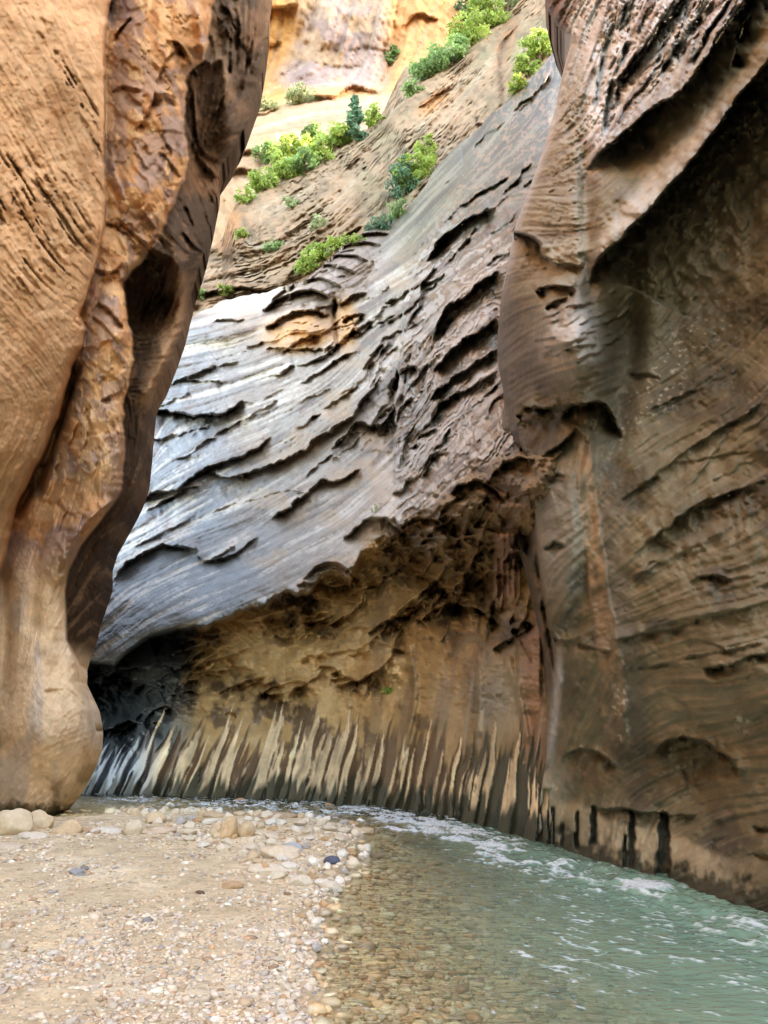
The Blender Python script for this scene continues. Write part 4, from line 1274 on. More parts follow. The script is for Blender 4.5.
def build_ground():
    X, Y = fan_grid(3.6, 30, 420, 620, 13.5)
    z, sd = bed_z(X, Y)
    n1 = fbm(X / .8, Y / .8, 0, 4, 511)
    n2 = fbm(X / .09, Y / .09, 0, 3, 512)
    z = z + .004 * n2
    col = np.ones(X.shape + (3,)) * np.array((.63, .51, .345))
    col = mix(col, (.73, .62, .45), sstep(0, .8, n1))
    col = mix(col, (.36, .27, .19), .6 * sstep(.2, 1, n2))
    wet = sstep(.18, -.03, sd + .06 * n1)
    col = mix(col, (.42, .325, .21), .75 * sstep(.32, .05, sd + .08 * n1))
    col = mix(col, (.68, .57, .34), sstep(.0, -.25, sd))
    V = np.stack([X, Y, z], -1)
    o = grid_mesh('ground', V, col, flip=True)
    o.data.materials.append(rock_mat('sand', rough=.9, spec=.2, grain=25, bump=.7, bdist=.012, var=.25))
    struct(o, 'sandy gravel bar and river bed on the canyon floor')
    # water
    X, Y = fan_grid(3.6, 29, 520, 760, 13.2)
    z, sd = bed_z(X, Y)
    depth = np.clip(-z, 0, None)
    rif = [ground(a, b) for a, b in ((130, 800), (230, 805), (300, 808), (360, 814), (400, 820), (440, 830), (480, 842), (530, 858), (590, 875), (650, 892), (720, 915), (800, 945))]
    d, s_, t = pdist(X, Y, rif)
    wid = np.interp(t, [0, .35, .6, 1], [1.6, 1.5, .8, .7])
    rap = np.exp(-(d / wid) ** 2)
    # flow-aligned coordinates (river runs from the far left to the near right)
    u = X * .55 - Y * .83
    v = X * .83 + Y * .55
    calm = sstep(.0, 1.2, -sd)
    wv = .006 * fbm(u / .5, v / .22, 0, 4, 521) + .010 * fbm(u / 1.4, v / .5, 0, 3, 522) * calm
    wv += rap * (.045 * np.abs(fbm(u / .5, v / .25, 0, 4, 523)) + .02 * fbm(u / .15, v / .1, 0, 3, 525))
    zz = 0.0 + wv * sstep(-.05, .3, -sd)
    f = fbm(u / .30 + .4 * fbm(u, v, 0, 2, 530), v / .16, 0, 5, 524, gain=.62)
    strong = np.zeros_like(X)
    for (a, b, r, k) in ((432, 828, 1.1, 1.0), (460, 836, .9, .95), (490, 846, .7, .8), (405, 820, 1.2, .8), (652, 889, .28, 1.25), (520, 860, .8, .45), (350, 812, 1.8, .75), (290, 806, 2, .7), (220, 803, 2.2, .6), (150, 800, 2, .5), (560, 868, .6, .6), (390, 816, .9, .95), (600, 884, .8, .4), (720, 925, .7, .35), (700, 960, .6, .25)):
        gx, gy = ground(a, b)
        strong = np.maximum(strong, k * np.exp(-(((X - gx) * 1.0) ** 2 + ((Y - gy) * .7) ** 2) / r ** 2))
    foam_glint = .9 * sstep(1.0, 1.5, f * 1.0 + strong * 1.05 + rap * .42 + .1)
    glint = sstep(1.0, 1.2, fbm(u / .13, v / .05, 0, 4, 527, gain=.6) * 1.1 + .25 * fbm(u / 1.5, v / .6, 0, 2, 531) + .32 * sstep(0.3, 2.5, -sd) * sstep(3.5, 6.5, Y + X) - .0)
    foam_glint = np.maximum(foam_glint, glint * .8) * sstep(.1, .35, -sd)  # glints on the water painted white along with the real froth
    zz += foam_glint * strong * .05
    V = np.stack([X, Y, zz], -1)
    tur = .96 * (1 - np.exp(-(depth * 1.95) ** 2.4))
    o = grid_mesh('river_water', V, None, {'foam_glint': foam_glint, 'murk': tur}, flip=True)
    m, t_, N, L, B = new_mat('river_water')
    N.remove(B)
    out = N['Material Output']
    tr = N.new('ShaderNodeBsdfTransparent')
    tr.inputs[0].default_value = (.98, .99, .95, 1)
    df = N.new('ShaderNodeBsdfDiffuse')
    df.inputs[0].default_value = (.25, .44, .33, 1)
    am = N.new('ShaderNodeAttribute')
    am.attribute_name = 'murk'
    m1 = N.new('ShaderNodeMixShader')
    L.new(am.outputs['Fac'], m1.inputs[0])
    L.new(tr.outputs[0], m1.inputs[1])
    L.new(df.outputs[0], m1.inputs[2])
    tc = N.new('ShaderNodeTexCoord')
    mp = N.new('ShaderNodeMapping')
    mp.inputs['Rotation'].default_value = (0, 0, math.radians(56))
    mp.inputs['Scale'].default_value = (1.0, 2.6, 1)
    L.new(tc.outputs['Object'], mp.inputs[0])
    nz = N.new('ShaderNodeTexNoise')
    nz.inputs['Scale'].default_value = 5.0
    nz.inputs['Detail'].default_value = 5
    L.new(mp.outputs[0], nz.inputs['Vector'])
    bp = N.new('ShaderNodeBump')
    bp.inputs['Strength'].default_value = .6
    bp.inputs['Distance'].default_value = .05
    L.new(nz.outputs['Fac'], bp.inputs['Height'])
    gl = N.new('ShaderNodeBsdfGlossy')
    gl.inputs['Roughness'].default_value = .06
    L.new(bp.outputs[0], gl.inputs['Normal'])
    fr = N.new('ShaderNodeFresnel')
    fr.inputs[0].default_value = 1.33
    L.new(bp.outputs[0], fr.inputs['Normal'])
    m2 = N.new('ShaderNodeMixShader')
    L.new(fr.outputs[0], m2.inputs[0])
    L.new(m1.outputs[0], m2.inputs[1])
    L.new(gl.outputs[0], m2.inputs[2])
    fo = N.new('ShaderNodeBsdfDiffuse')
    fo.inputs[0].default_value = (.74, .82, .86, 1)
    af = N.new('ShaderNodeAttribute')
    af.attribute_name = 'foam_glint'
    m3 = N.new('ShaderNodeMixShader')
    fn = N.new('ShaderNodeTexNoise')
    fn.inputs['Scale'].default_value = 16
    fn.inputs['Detail'].default_value = 6
    fn.inputs['Roughness'].default_value = .7
    L.new(tc.outputs['Object'], fn.inputs['Vector'])
    fr2 = N.new('ShaderNodeMapRange')
    fr2.inputs[1].default_value = .38
    fr2.inputs[2].default_value = .62
    L.new(fn.outputs['Fac'], fr2.inputs[0])
    # bubbles and painted glints: the denser, the fewer the gaps
    fa = N.new('ShaderNodeMath')
    fa.operation = 'ADD'
    L.new(fr2.outputs[0], fa.inputs[0])
    L.new(af.outputs['Fac'], fa.inputs[1])
    fs = N.new('ShaderNodeMath')
    fs.operation = 'SUBTRACT'
    fs.use_clamp = True
    fs.inputs[1].default_value = .45
    L.new(fa.outputs[0], fs.inputs[0])
    fm_ = N.new('ShaderNodeMath')
    fm_.operation = 'MULTIPLY'
    fm_.use_clamp = True
    L.new(fs.outputs[0], fm_.inputs[0])
    L.new(af.outputs['Fac'], fm_.inputs[1])
    L.new(fm_.outputs[0], m3.inputs[0])
    fb = N.new('ShaderNodeBump')
    fb.inputs['Strength'].default_value = .8
    fb.inputs['Distance'].default_value = .03
    L.new(fn.outputs['Fac'], fb.inputs['Height'])
    L.new(fb.outputs[0], fo.inputs['Normal'])
    L.new(m2.outputs[0], m3.inputs[1])
    L.new(fo.outputs[0], m3.inputs[2])
    L.new(m3.outputs[0], out.inputs[0])
    o.data.materials.append(m)
    struct(o, 'green shallow river with white riffles along the canyon wall')


# ================================================================== STONES
def ico(sub):
    t = (1 + 5 ** .5) / 2
    v = [(-1, t, 0), (1, t, 0), (-1, -t, 0), (1, -t, 0), (0, -1, t), (0, 1, t), (0, -1, -t), (0, 1, -t), (t, 0, -1), (t, 0, 1), (-t, 0, -1), (-t, 0, 1)]
    f = [(0, 11, 5), (0, 5, 1), (0, 1, 7), (0, 7, 10), (0, 10, 11), (1, 5, 9), (5, 11, 4), (11, 10, 2), (10, 7, 6), (7, 1, 8),
         (3, 9, 4), (3, 4, 2), (3, 2, 6), (3, 6, 8), (3, 8, 9), (4, 9, 5), (2, 4, 11), (6, 2, 10), (8, 6, 7), (9, 8, 1)]
    v = [np.array(a, float) / np.linalg.norm(a) for a in v]
    for _ in range(sub):
        cache, nf = {}, []

        def midp(a, b):
            k = (min(a, b), max(a, b))
            if k not in cache:
                p = v[a] + v[b]
                v.append(p / np.linalg.norm(p))
                cache[k] = len(v) - 1
            return cache[k]
        for a, b, c in f:
            ab, bc, ca = midp(a, b), midp(b, c), midp(c, a)
            nf += [(a, ab, ca), (b, bc, ab), (c, ca, bc), (ab, bc, ca)]
        f = nf
    return np.array(v), np.array(f)


rng = np.random.default_rng(11)
PAL = np.array([(.66, .56, .44), (.60, .47, .34), (.70, .63, .54), (.54, .40, .27), (.62, .52, .44), (.48, .42, .38), (.42, .28, .19), (.30, .29, .29), (.58, .38, .24)])
PAL = np.clip(PAL * 1.15, 0, .82)
PW = np.array([.26, .2, .18, .11, .11, .05, .04, .02, .03])
WETPAL = np.clip(PAL * np.array((1.08, 1.0, .80)), 0, .8)


def many_stones(name, X, Y, Z, R, sub, pal, flat=(.35, .75), mat=None):
    v, f = ico(sub)
    n = len(X)
    k = len(v)
    th = rng.uniform(0, 6.283, n)
    ax = rng.uniform(.65, 1.3, n)
    az_ = rng.uniform(flat[0], flat[1], n)
    jit = 1 + .18 * rng.standard_normal((n, k))
    P = v[None] * jit[..., None]
    P = P * np.stack([R * ax, R, R * az_], -1)[:, None]
    tl = rng.uniform(-.35, .35, n)
    c, s = np.cos(tl)[:, None], np.sin(tl)[:, None]
    P = np.stack([P[..., 0] * c - P[..., 2] * s, P[..., 1], P[..., 0] * s + P[..., 2] * c], -1)
    c, s = np.cos(th)[:, None], np.sin(th)[:, None]
    P = np.stack([P[..., 0] * c - P[..., 1] * s, P[..., 0] * s + P[..., 1] * c, P[..., 2]], -1)
    P += np.stack([X, Y, Z], -1)[:, None]
    Fc = (f[None] + (np.arange(n) * k)[:, None, None]).reshape(-1, 3)
    ci = rng.choice(len(pal), n, p=PW / PW.sum())
    cc = pal[ci] * rng.uniform(.7, 1.2, (n, 1))
    col = np.repeat(cc, k, 0)
    me = soup(name, P.reshape(-1, 3), Fc, np.clip(col, .02, .85))
    me.materials.append(mat)
    o = bpy.data.objects.new(name, me)
    C.objects.link(o)
    return o


stone_mat = rock_mat('river_stone', rough=.8, spec=.25, grain=30, bump=.4, bdist=.006, var=.14)
wet_mat = rock_mat('wet_stone', rough=.35, spec=.5, grain=30, bump=.3, bdist=.005, var=.16)


def scatter(n, px0, px1, py0, py1):
    px = rng.uniform(px0, px1, n)
    py = py0 + (py1 - py0) * rng.uniform(0, 1, n)
    return ground(px, py, .1)


def build_gravel():
    # fine shingle on the bar: beyond counting, drawn denser where it lies nearer
    xs, ys = scatter(52000, -160, 420, 822, 1110)
    z, sd = bed_z(xs, ys)
    patch = fbm(xs / .7, ys / .7, 0, 3, 601)
    keep = (sd > .0) & (rng.uniform(0, 1, len(xs)) < np.clip(.42 + .55 * patch + .5 * sstep(1.0, .1, sd) + .35 * sstep(9, 13, ys), .05, 1))
    xs, ys, z = xs[keep], ys[keep], z[keep]
    R = np.clip(.011 * np.exp(.5 * rng.standard_normal(len(xs))), .005, .05) * np.interp(ys, [4, 8, 14, 18], [.95, 1.2, 1.9, 2.2])
    o = many_stones('gravel', xs, ys, z + R * .12, R, 0, PAL, (.3, .7), stone_mat)
    o['kind'] = 'stuff'
    o['label'] = 'pale shingle scattered thickly over the sandy bar'
    # shallow bed
    xs, ys = scatter(26000, 60, 860, 806, 1110)
    z, sd = bed_z(xs, ys)
    keep = (sd < -.04) & (rng.uniform(0, 1, len(xs)) < np.clip(1.1 + sd * .16, .15, 1))
    xs, ys, z = xs[keep], ys[keep], z[keep]
    R = np.clip(.026 * np.exp(.5 * rng.standard_normal(len(xs))), .008, .09) * np.interp(ys, [4, 8, 14, 20], [.9, 1.1, 1.8, 2.2])
    o = many_stones('riverbed_gravel', xs, ys, z + R * .1, R, 0, WETPAL, (.25, .55), wet_mat)
    o['kind'] = 'stuff'
    o['label'] = 'brown wet gravel seen through the shallow water'


_v2, _f2 = ico(3)


def stone_mesh(seed, flat, elong, col, ang=.0):
    r = np.random.default_rng(seed)
    v = _v2.copy()
    off = r.uniform(0, 50, 3)
    n = fbm(v[:, 0] * .9 + off[0], v[:, 1] * .9 + off[1], v[:, 2] * .9 + off[2], 3, seed)
    v = v * (1 + .30 * n)[:, None]
    # planed facets
    for _ in range(5):
        d = r.standard_normal(3)
        d /= np.linalg.norm(d)
        h = r.uniform(.62, .9)
        t = v @ d
        v = v - np.clip(t - h, 0, None)[:, None] * d * .85
    v = v * np.array((elong, 1, flat))
    m = soup('river_stone', v, _f2, np.tile(np.clip(col, 0, .85), (len(v), 1)))
    m.materials.append(stone_mat)
    return m


def place_stone(name, me, x, y, z, r, rot, tilt, label, group):
    o = bpy.data.objects.new(name, me)
    C.objects.link(o)
    o.location = (x, y, z)
    o.scale = (r, r, r)
    o.rotation_euler = (tilt, tilt * .5, rot)
    o['label'] = label
    o['category'] = 'stone'
    if group:
        o['group'] = group
    return o


def build_stones():
    named = [  # px, py of the base, radius px, flatness, elongation, colour, label
        (10, 834, 17, .8, .95, (.68, .56, .40), 'large pale boulder at the left edge of the beach below the cliff foot'),
        (38, 829, 12, .8, 1.0, (.66, .52, .35), 'rounded tan boulder leaning against the mossy cliff foot'),
        (69, 833, 12, .7, 1.2, (.68, .51, .34), 'tan boulder with a flat top, third from the left under the cliff foot'),
        (83, 832, 7, .5, 1.6, (.55, .34, .20), 'small reddish slab tucked in front of the tan boulder'),
        (132, 834, 11, .85, .95, (.64, .54, .40), 'upright grey cream boulder standing alone right of the cliff foot'),
        (106, 833, 12, .4, 1.4, (.66, .60, .52), 'flat white stone sunk in sand between the boulders by the cliff'),
        (160, 833, 14, .3, 1.5, (.62, .48, .36), 'low pinkish stone nearly buried right of the boulders'),
        (30, 838, 12, .35, 1.5, (.66, .58, .48), 'low cream stone lying in front of the boulders at the cliff foot'),
        (8, 848, 11, .3, 1.5, (.60, .50, .40), 'half buried sandy stone at the left edge in front of the boulders'),
        (240, 801, 7, .6, 1.15, (.58, .36, .22), 'lone reddish boulder in the river below the striped wall'),
        (155, 823, 10, .7, 1.1, (.66, .50, .32), 'yellowish rock at the edge of the riffle near the left cliff'),
        (228, 838, 11, 1.0, .7, (.60, .42, .25), 'upright orange tan cobble on the bar behind the riffle'),
        (246, 836, 9, .9, .8, (.62, .46, .30), 'standing tan cobble just right of the upright orange one'),
        (293, 850, 9, .6, 1.2, (.42, .44, .46), 'blue grey cobble amid the cream cobbles of the bar'),
        (332, 864, 7, .7, 1.0, (.10, .11, .16), 'dark blue black cobble by the green water'),
        (265, 871, 15, .35, 1.8, (.68, .58, .46), 'long flat cream cobble lying on the bar'),
        (280, 858, 14, .55, 1.4, (.68, .56, .42), 'broad cream cobble behind the long flat one'),
        (364, 850, 8, .8, 1.0, (.70, .64, .52), 'pale round cobble at the tip of the bar in the water'),
        (232, 888, 9, .5, 1.3, (.50, .33, .20), 'reddish brown stone lying by itself on the sandy bar'),
        (77, 875, 7, .6, 1.2, (.34, .34, .35), 'dark grey stone on open sand in front of the cliff foot'),
        (200, 894, 4, .6, 1.1, (.16, .10, .07), 'small dark brown pebble on the middle of the bar'),
        (329, 890, 10, .6, 1.2, (.66, .58, .46), 'cream cobble at the lower end of the cobble heap by the water'),
        (300, 885, 10, .6, 1.2, (.70, .62, .50), 'whitish cobble on sand at the lower end of the cobble heap'),
        (275, 818, 12, .35, 1.7, (.46, .33, .22), 'flat brown rock breaking the surface behind the bar'),
        (212, 818, 9, .5, 1.5, (.56, .42, .28), 'flat brown rock at the upstream edge of the bar'),
        (545, 944, 9, .25, 1.7, (.62, .48, .26), 'yellowish flat stone under the shallow water'),
        (640, 976, 16, .2, 2.0, (.42, .32, .18), 'long brown slab under the shallow water'),
    ]
    used = []
    for i, (px, py, rp, fl, elg, col, lab) in enumerate(named):
        zg = 0.0
        for _ in range(4):
            gx, gy = ground(px, py, zg)
            z, sd = bed_z(np.array([float(gx)]), np.array([float(gy)]))
            zg = max(float(z[0]), 0)
        t = gy / rays(px, py)[1]
        r = 1.12 * rp / F * float(t) / (elg ** .5)
        if 'under the' in lab and 'water' in lab:
            zz = float(z[0]) + r * fl * .2
        else:
            zz = max(float(z[0]), -.1) + r * fl * .35
        rr = np.random.default_rng(i)
        rot = rr.uniform(-.3, .3)
        place_stone('river_stone', stone_mesh(i + 10, fl, elg, np.array(col)), float(gx), float(gy) + r * .3, zz, r, rot, rr.uniform(-.15, .15), lab, None)
        used.append((px, py))
    # cobbles of the heap at the water's edge and along the riffle
    kinds = [('cream', (.68, .59, .46)), ('tan', (.60, .46, .31)), ('white', (.74, .69, .60)), ('orange brown', (.56, .36, .20)), ('grey', (.44, .41, .38))]
    meshes = {}
    for ki, (kn, kc) in enumerate(kinds):
        for q in range(4):
            meshes[ki, q] = stone_mesh(100 + ki * 7 + q, .5 + .13 * q, .95 + .15 * ((q * 2) % 3), np.array(kc) * (.92 + .05 * q))
    r = np.random.default_rng(3)
    n = 0
    spots = []
    tries = 0
    while n < 255 and tries < 20000:
        tries += 1
        zone = r.choice(3, p=[.62, .23, .15])
        if zone == 0:
            px, py = r.uniform(150, 368), r.uniform(818, 900)
            lim = np.interp(px, [150, 230, 300, 345, 368], [838, 858, 888, 890, 850])
            if py > lim:
                continue
        elif zone == 1:
            px, py = r.uniform(110, 330), r.uniform(805, 822)
        else:
            py = r.uniform(885, 1020)
            px = np.interp(py, [885, 935, 980, 1024], [325, 308, 292, 280]) + r.normal(0, 13)
        rp = r.uniform(3.2, 7.5) if zone == 0 else (r.uniform(2.2, 5) if zone == 1 else r.uniform(3, 6))
        if any((px - a) ** 2 + ((py - b) * 2.2) ** 2 < (.85 * (rp + c)) ** 2 for a, b, c in spots):
            continue
        spots.append((px, py, rp))
        gx, gy = ground(px, py, .05 if zone != 1 else 0)
        gx, gy = float(gx), float(gy)
        z, sd = bed_z(np.array([gx]), np.array([gy]))
        t = gy / float(rays(px, py)[1])
        rad = rp / F * t
        ki = r.choice(5, p=[.4, .26, .18, .1, .06])
        kn = kinds[ki][0]
        q = int(r.integers(4))
        shp = 'flat' if q < 2 else 'plump'
        if zone == 0:
            siz = 'large' if rp > 6.1 else ('small' if rp < 4.6 else 'medium')
            whr = ('at the left end of the heap' if px < 215 else 'left of the heap centre' if px < 265
                   else 'right of the heap centre' if px < 315 else 'at the right tip of the heap')
            dep = 'back row' if py < 838 else ('middle rows' if py < 860 else 'front row')
            lab = f'{siz} {shp} {kn} cobble {whr}, {dep}'
            grp = f'{kn} cobbles heaped at the tip of the bar'
        elif zone == 1:
            siz = 'larger' if rp > 3.6 else 'small'
            whr = 'near the left cliff foot' if px < 180 else ('behind the left of the heap' if px < 250 else 'behind the right of the heap')
            lab = f'{siz} {shp} {kn} cobble in the shallow riffle {whr}'
            grp = f'{kn} cobbles in the riffle'
        else:
            siz = 'larger' if rp > 5.2 else ('middling' if rp > 4 else 'small')
            whr = 'just below the heap' if py < 910 else ('upper bank' if py < 940 else ('halfway down the bank' if py < 975 else 'lowest bank'))
            wet = 'on the dry side of' if float(sd[0]) > 0 else 'in shallows beside'
            lab = f'{siz} {shp} {kn.replace(" ", "-")} cobble {wet} the water edge, {whr}'
            grp = f'{kn} cobbles along the edge of the green water'
        place_stone('river_stone', meshes[ki, q], gx, gy, max(float(z[0]), -.06) + rad * .28, rad,
                    r.uniform(0, 6.28), r.uniform(-.25, .25), lab, grp)
        n += 1


# ================================================================== PLANTS
def leaf_mat(name, col, col2):
    m, t, N, L, B = new_mat(name)
    oi = N.new('ShaderNodeVertexColor')
    oi.layer_name = 'tone'
    L.new(oi.outputs['Color'], B.inputs['Base Color'])
    B.inputs['Roughness'].default_value = .6
    tl = N.new('ShaderNodeBsdfTranslucent')
    L.new(oi.outputs['Color'], tl.inputs[0])
    mx = N.new('ShaderNodeMixShader')
    mx.inputs[0].default_value = .4
    L.new(B.outputs[0], mx.inputs[1])
    L.new(tl.outputs[0], mx.inputs[2])
    L.new(mx.outputs[0], N['Material Output'].inputs[0])
    return m


leafm = leaf_mat('leaf', None, None)
barkm = rock_mat('bark', rough=.9, spec=.1, grain=8, bump=.5, bdist=.02)


def tube(pts, radii, n=6):
    V, Fc = [], []
    pts = [Vector(p) for p in pts]
    for i, p in enumerate(pts):
        d = (pts[min(i + 1, len(pts) - 1)] - pts[max(i - 1, 0)]).normalized()
        a = d.orthogonal().normalized()
        b = d.cross(a)
        for k in range(n):
            th = 6.2832 * k / n
            V.append(p + (a * math.cos(th) + b * math.sin(th)) * radii[i])
        if i:
            o = (i - 1) * n
            for k in range(n):
                k2 = (k + 1) % n
                Fc.append((o + k, o + k2, o + n + k2, o + n + k))
    return V, Fc


def plant(name, label, cat, base, rx, h, base_col, seed, conifer=False, leaves=900, ls=.12, group=None, lean=(0, 0)):
    r = np.random.default_rng(seed)
    root = bpy.data.objects.new(name, None)
    root.empty_display_size = .3
    C.objects.link(root)
    root.location = base
    root['label'] = label
    root['category'] = cat
    if group:
        root['group'] = group
    # limbs
    V, Fc = [], []
    tips = []

    def add(p, rad):
        v, f = tube(p, rad)
        o = len(V)
        V.extend(v)
        Fc.extend([tuple(i + o for i in q) for q in f])
    if conifer:
        add([(0, 0, -.2), (0.03 * h, 0, h * .5), (0, 0, h)], [h * .03, h * .018, h * .004])
        for k in range(46):
            z = h * (.14 + .84 * (k / 46) ** .9)
            th = r.uniform(0, 6.28)
            ln = rx * (1.04 - z / h) * r.uniform(.6, 1.15)
            e = (math.cos(th) * ln, math.sin(th) * ln, z + ln * .18)
            add([(0, 0, z), e], [h * .006, h * .002])
            for q in np.linspace(.25, 1, 4):
                tips.append((e[0] * q, e[1] * q, z + ln * .18 * q, .13 * rx + .1 * ln))
    else:
        ns = r.integers(4, 7)
        for k in range(ns):
            th = 6.28 * k / ns + r.uniform(-.5, .5)
            ln = rx * r.uniform(.3, .75)
            m1 = (math.cos(th) * ln * .4, math.sin(th) * ln * .4, h * .35)
            e = (math.cos(th) * ln + lean[0], math.sin(th) * ln + lean[1], h * r.uniform(.55, .9))
            add([(0, 0, -.2), m1, e], [h * .03, h * .02, h * .006])
            for q in range(3):
                a2 = r.uniform(0, 6.28)
                e2 = (e[0] + math.cos(a2) * rx * .35, e[1] + math.sin(a2) * rx * .35, e[2] * r.uniform(.45, 1.12))
                add([m1, e2], [h * .012, h * .003])
                tips.append((*e2, rx * r.uniform(.18, .36)))
            tips.append((*e, rx * r.uniform(.22, .4)))
    st = soup('stems' if not conifer else 'trunk', [tuple(v) for v in V], Fc, np.tile((.16, .11, .075), (len(V), 1)))
    st.materials.append(barkm)
    so_ = bpy.data.objects.new('trunk' if conifer else 'stem', st)
    C.objects.link(so_)
    so_.parent = root
    if not conifer:
        for q in range(16):
            a2, rr_ = r.uniform(0, 6.28), rx * r.uniform(.1, .8)
            tips.append((math.cos(a2) * rr_, math.sin(a2) * rr_, h * r.uniform(.12, .55), rx * r.uniform(.2, .42)))
    tips = np.array(tips)
    i = r.integers(0, len(tips), leaves)
    dirs = r.standard_normal((leaves, 3))
    dirs /= np.linalg.norm(dirs, axis=1)[:, None]
    rad = tips[i, 3] * r.uniform(.2, 1.0, leaves) ** .5
    P = tips[i, :3] + dirs * rad[:, None] * np.array((1, 1, .8))
    P[:, 2] = np.maximum(P[:, 2], .02)
    a = r.standard_normal((leaves, 3))
    a /= np.linalg.norm(a, axis=1)[:, None]
    b = np.cross(a, r.standard_normal((leaves, 3)))
    b /= np.linalg.norm(b, axis=1)[:, None] + 1e-9
    s = ls * r.uniform(.6, 1.4, leaves)[:, None]
    a, b = a * s, b * s * .55
    Q = np.stack([P - a, P + b, P + a, P - b], 1).reshape(-1, 3)
    Fq = np.arange(leaves * 4).reshape(-1, 4)
    tone = np.array(base_col)[None] * (r.uniform(.7, 1.3, (len(tips), 1))[i] * r.uniform(.75, 1.25, (leaves, 1)))
    tone = np.clip(tone, .01, .6)
    fm = soup('foliage', Q, Fq, np.repeat(tone, 4, 0), smooth=False)
    fm.materials.append(leafm)
    fo = bpy.data.objects.new('foliage', fm)
    C.objects.link(fo)
    fo.parent = root
    return root


def first_hit(px, py):
    """point of the rock seen at a pixel of the photograph"""
    a, y, z = rays(px, py)
    d = Vector((float(a), float(y), float(z))).normalized()
    ok, loc, nrm, idx, ob, mt = S.ray_cast(bpy.context.view_layer.depsgraph, Vector((0, 0, EYE)) + d * .5, d)
    return loc if ok else None


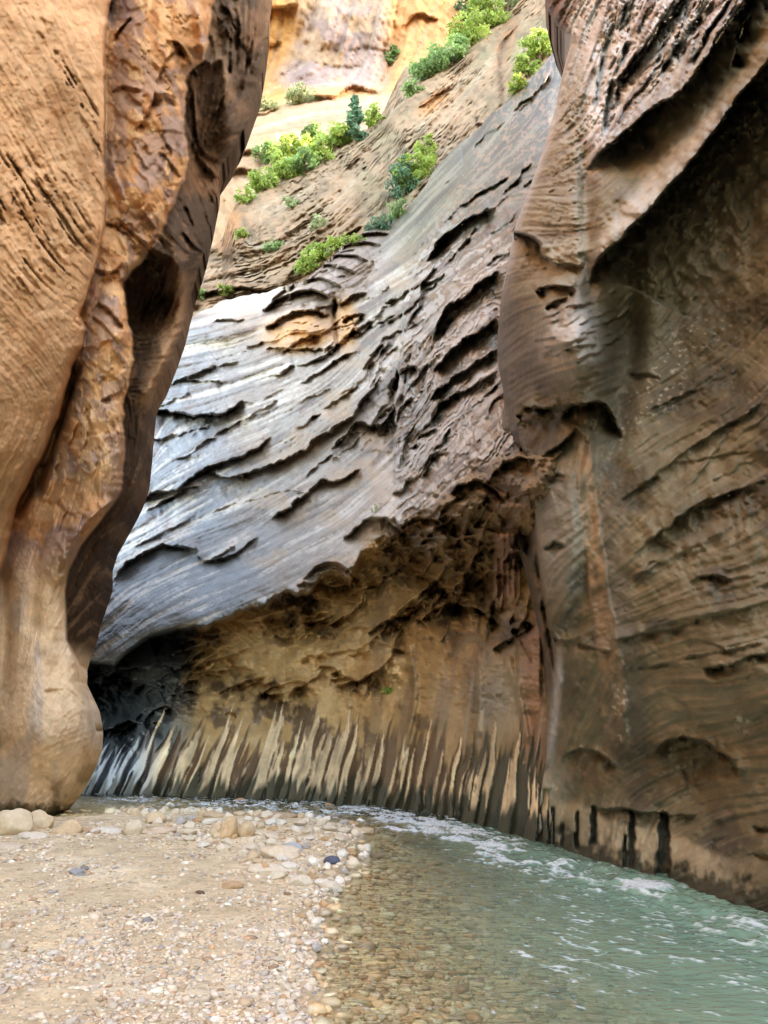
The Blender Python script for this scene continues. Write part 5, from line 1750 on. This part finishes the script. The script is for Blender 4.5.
BR, MD, DG, PL = (.36, .50, .13), (.25, .40, .16), (.13, .27, .17), (.42, .50, .28)
PLANTS = [  # px, py of the base, radius px, height px, colour, label
    (290, 166, 17, 42, BR, 'tall bright green bush in the middle of the ledge thicket'),
    (268, 164, 12, 24, MD, 'rounded mid green bush left of the tall bright bush'),
    (282, 182, 16, 28, BR, 'yellow green bush at the lower front of the ledge thicket'),
    (262, 192, 13, 22, BR, 'lime green bush at the left end of the ledge thicket'),
    (246, 204, 8, 14, BR, 'small lime bush stepping down from the end of the ledge thicket'),
    (306, 174, 13, 22, MD, 'blue green bush at the foot of the thicket right of the lime bushes'),
    (335, 152, 15, 30, BR, 'bright green bush crowding the foot of the conifer'),
    (322, 164, 11, 22, BR, 'small bright bush between the thicket and the conifer'),
    (312, 142, 9, 18, MD, 'mid green bush behind the thicket'),
    (374, 126, 9, 18, BR, 'light green bush on the edge right of the conifer'),
    (404, 196, 14, 32, DG, 'dark green bush at the bottom of the gully beside the grey slab'),
    (416, 186, 17, 36, BR, 'bright green bush filling the gully beside the grey slab'),
    (428, 164, 11, 26, BR, 'bright bush at the top of the gully beside the grey slab'),
    (398, 218, 11, 14, MD, 'low green bush at the gully mouth above the tan dome'),
    (378, 234, 12, 13, DG, 'dark blue green bush just left of the tan dome top'),
    (352, 246, 9, 12, BR, 'small lime bush on the ledge left of the dark blue green one'),
    (336, 252, 9, 16, BR, 'lime bush halfway along the lower ledge'),
    (318, 266, 12, 24, BR, 'bright bush on the ledge above the orange hollow'),
    (305, 274, 9, 16, BR, 'lime bush at the lower end of the ledge above the orange hollow'),
    (225, 296, 6, 14, BR, 'little upright lime bush on the grey ledge by the left cliff'),
    (198, 300, 7, 14, MD, 'faint green bush closest to the left cliff edge'),
    (272, 252, 9, 9, MD, 'low grey green bush on the pale patch of the slope'),
    (242, 238, 6, 10, BR, 'tiny bush beside the orange fluted rock'),
    (318, 228, 7, 12, PL, 'pale bush in the crack of the middle slope'),
    (292, 208, 6, 12, PL, 'pale thin bush below the thicket'),
    (430, 78, 17, 26, MD, 'mid green bush at the lower end of the top thicket'),
    (452, 66, 17, 30, MD, 'wide green bush in the middle of the top thicket'),
    (470, 48, 17, 32, BR, 'bright green bush in the upper part of the top thicket'),
    (488, 30, 16, 34, BR, 'lime green bush near the top edge of the picture'),
    (466, 26, 14, 30, DG, 'blue green bush behind the top thicket'),
    (508, 12, 14, 30, PL, 'pale green bush cut by the top edge of the picture'),
    (412, 96, 9, 14, MD, 'small bush on the slope below the top thicket'),
    (392, 66, 7, 26, MD, 'slim tree in the corner of the far mauve cliff'),
    (540, 58, 13, 30, BR, 'lime bush at the top of the notch beside the dark overhang'),
    (528, 78, 12, 26, BR, 'lime bush in the middle of the notch beside the dark overhang'),
    (518, 92, 8, 16, BR, 'small lime bush at the bottom of the notch beside the dark overhang'),
    (300, 104, 16, 12, PL, 'pale scrubby bush under the far mauve cliff'),
    (268, 110, 9, 9, PL, 'small pale bush under the left end of the far cliff'),
    (382, 524, 9, 26, PL, 'pale feathery plant on the brow of the grey slope above the hollow'),
    (389, 693, 5, 6, BR, 'tiny green fern in the wall of the hollow'),
]


def build_plants():
    bpy.context.view_layer.update()
    hits = [first_hit(p[0], p[1]) for p in PLANTS]
    pine = first_hit(354, 146)
    for i, (p, loc) in enumerate(zip(PLANTS, hits)):
        px, py, rp, hp, col, lab = p
        if loc is None:
            continue
        t = loc.y / float(rays(px, py)[1])
        k = t / F
        big = t > 30
        nm = 'bush'
        cat = 'bush'
        if 'fern' in lab:
            nm = cat = 'fern'
        elif 'slim tree' in lab:
            nm = cat = 'tree'
        elif 'feathery' in lab:
            nm, cat = 'plant', 'plant'
        n = int(np.clip(rp * hp * 4.5, 200, 2600))
        ls = (1.9 * k) if big else (1.6 * k)
        if 'feathery' in lab:
            n = 170
        plant(nm, lab, cat, loc - Vector((0, 0, .03)), rp * k * 1.35, hp * k * 1.0, col, 700 + i, leaves=n, ls=ls,
              group='bushes on the ledges high in the canyon' if nm == 'bush' else None)
    if pine:
        t = pine.y / float(rays(354, 146)[1])
        plant('conifer', 'dark blue green conifer standing above the bushes on the upper slope', 'tree', pine - Vector((0, 0, .1)), 15 * t / F, 64 * t / F, DG, 900,
              conifer=True, leaves=2600, ls=2.2 * t / F)


build_middle()
build_right()
build_left()
build_upper()
build_far()
build_ground()
build_gravel()
build_stones()
build_plants()
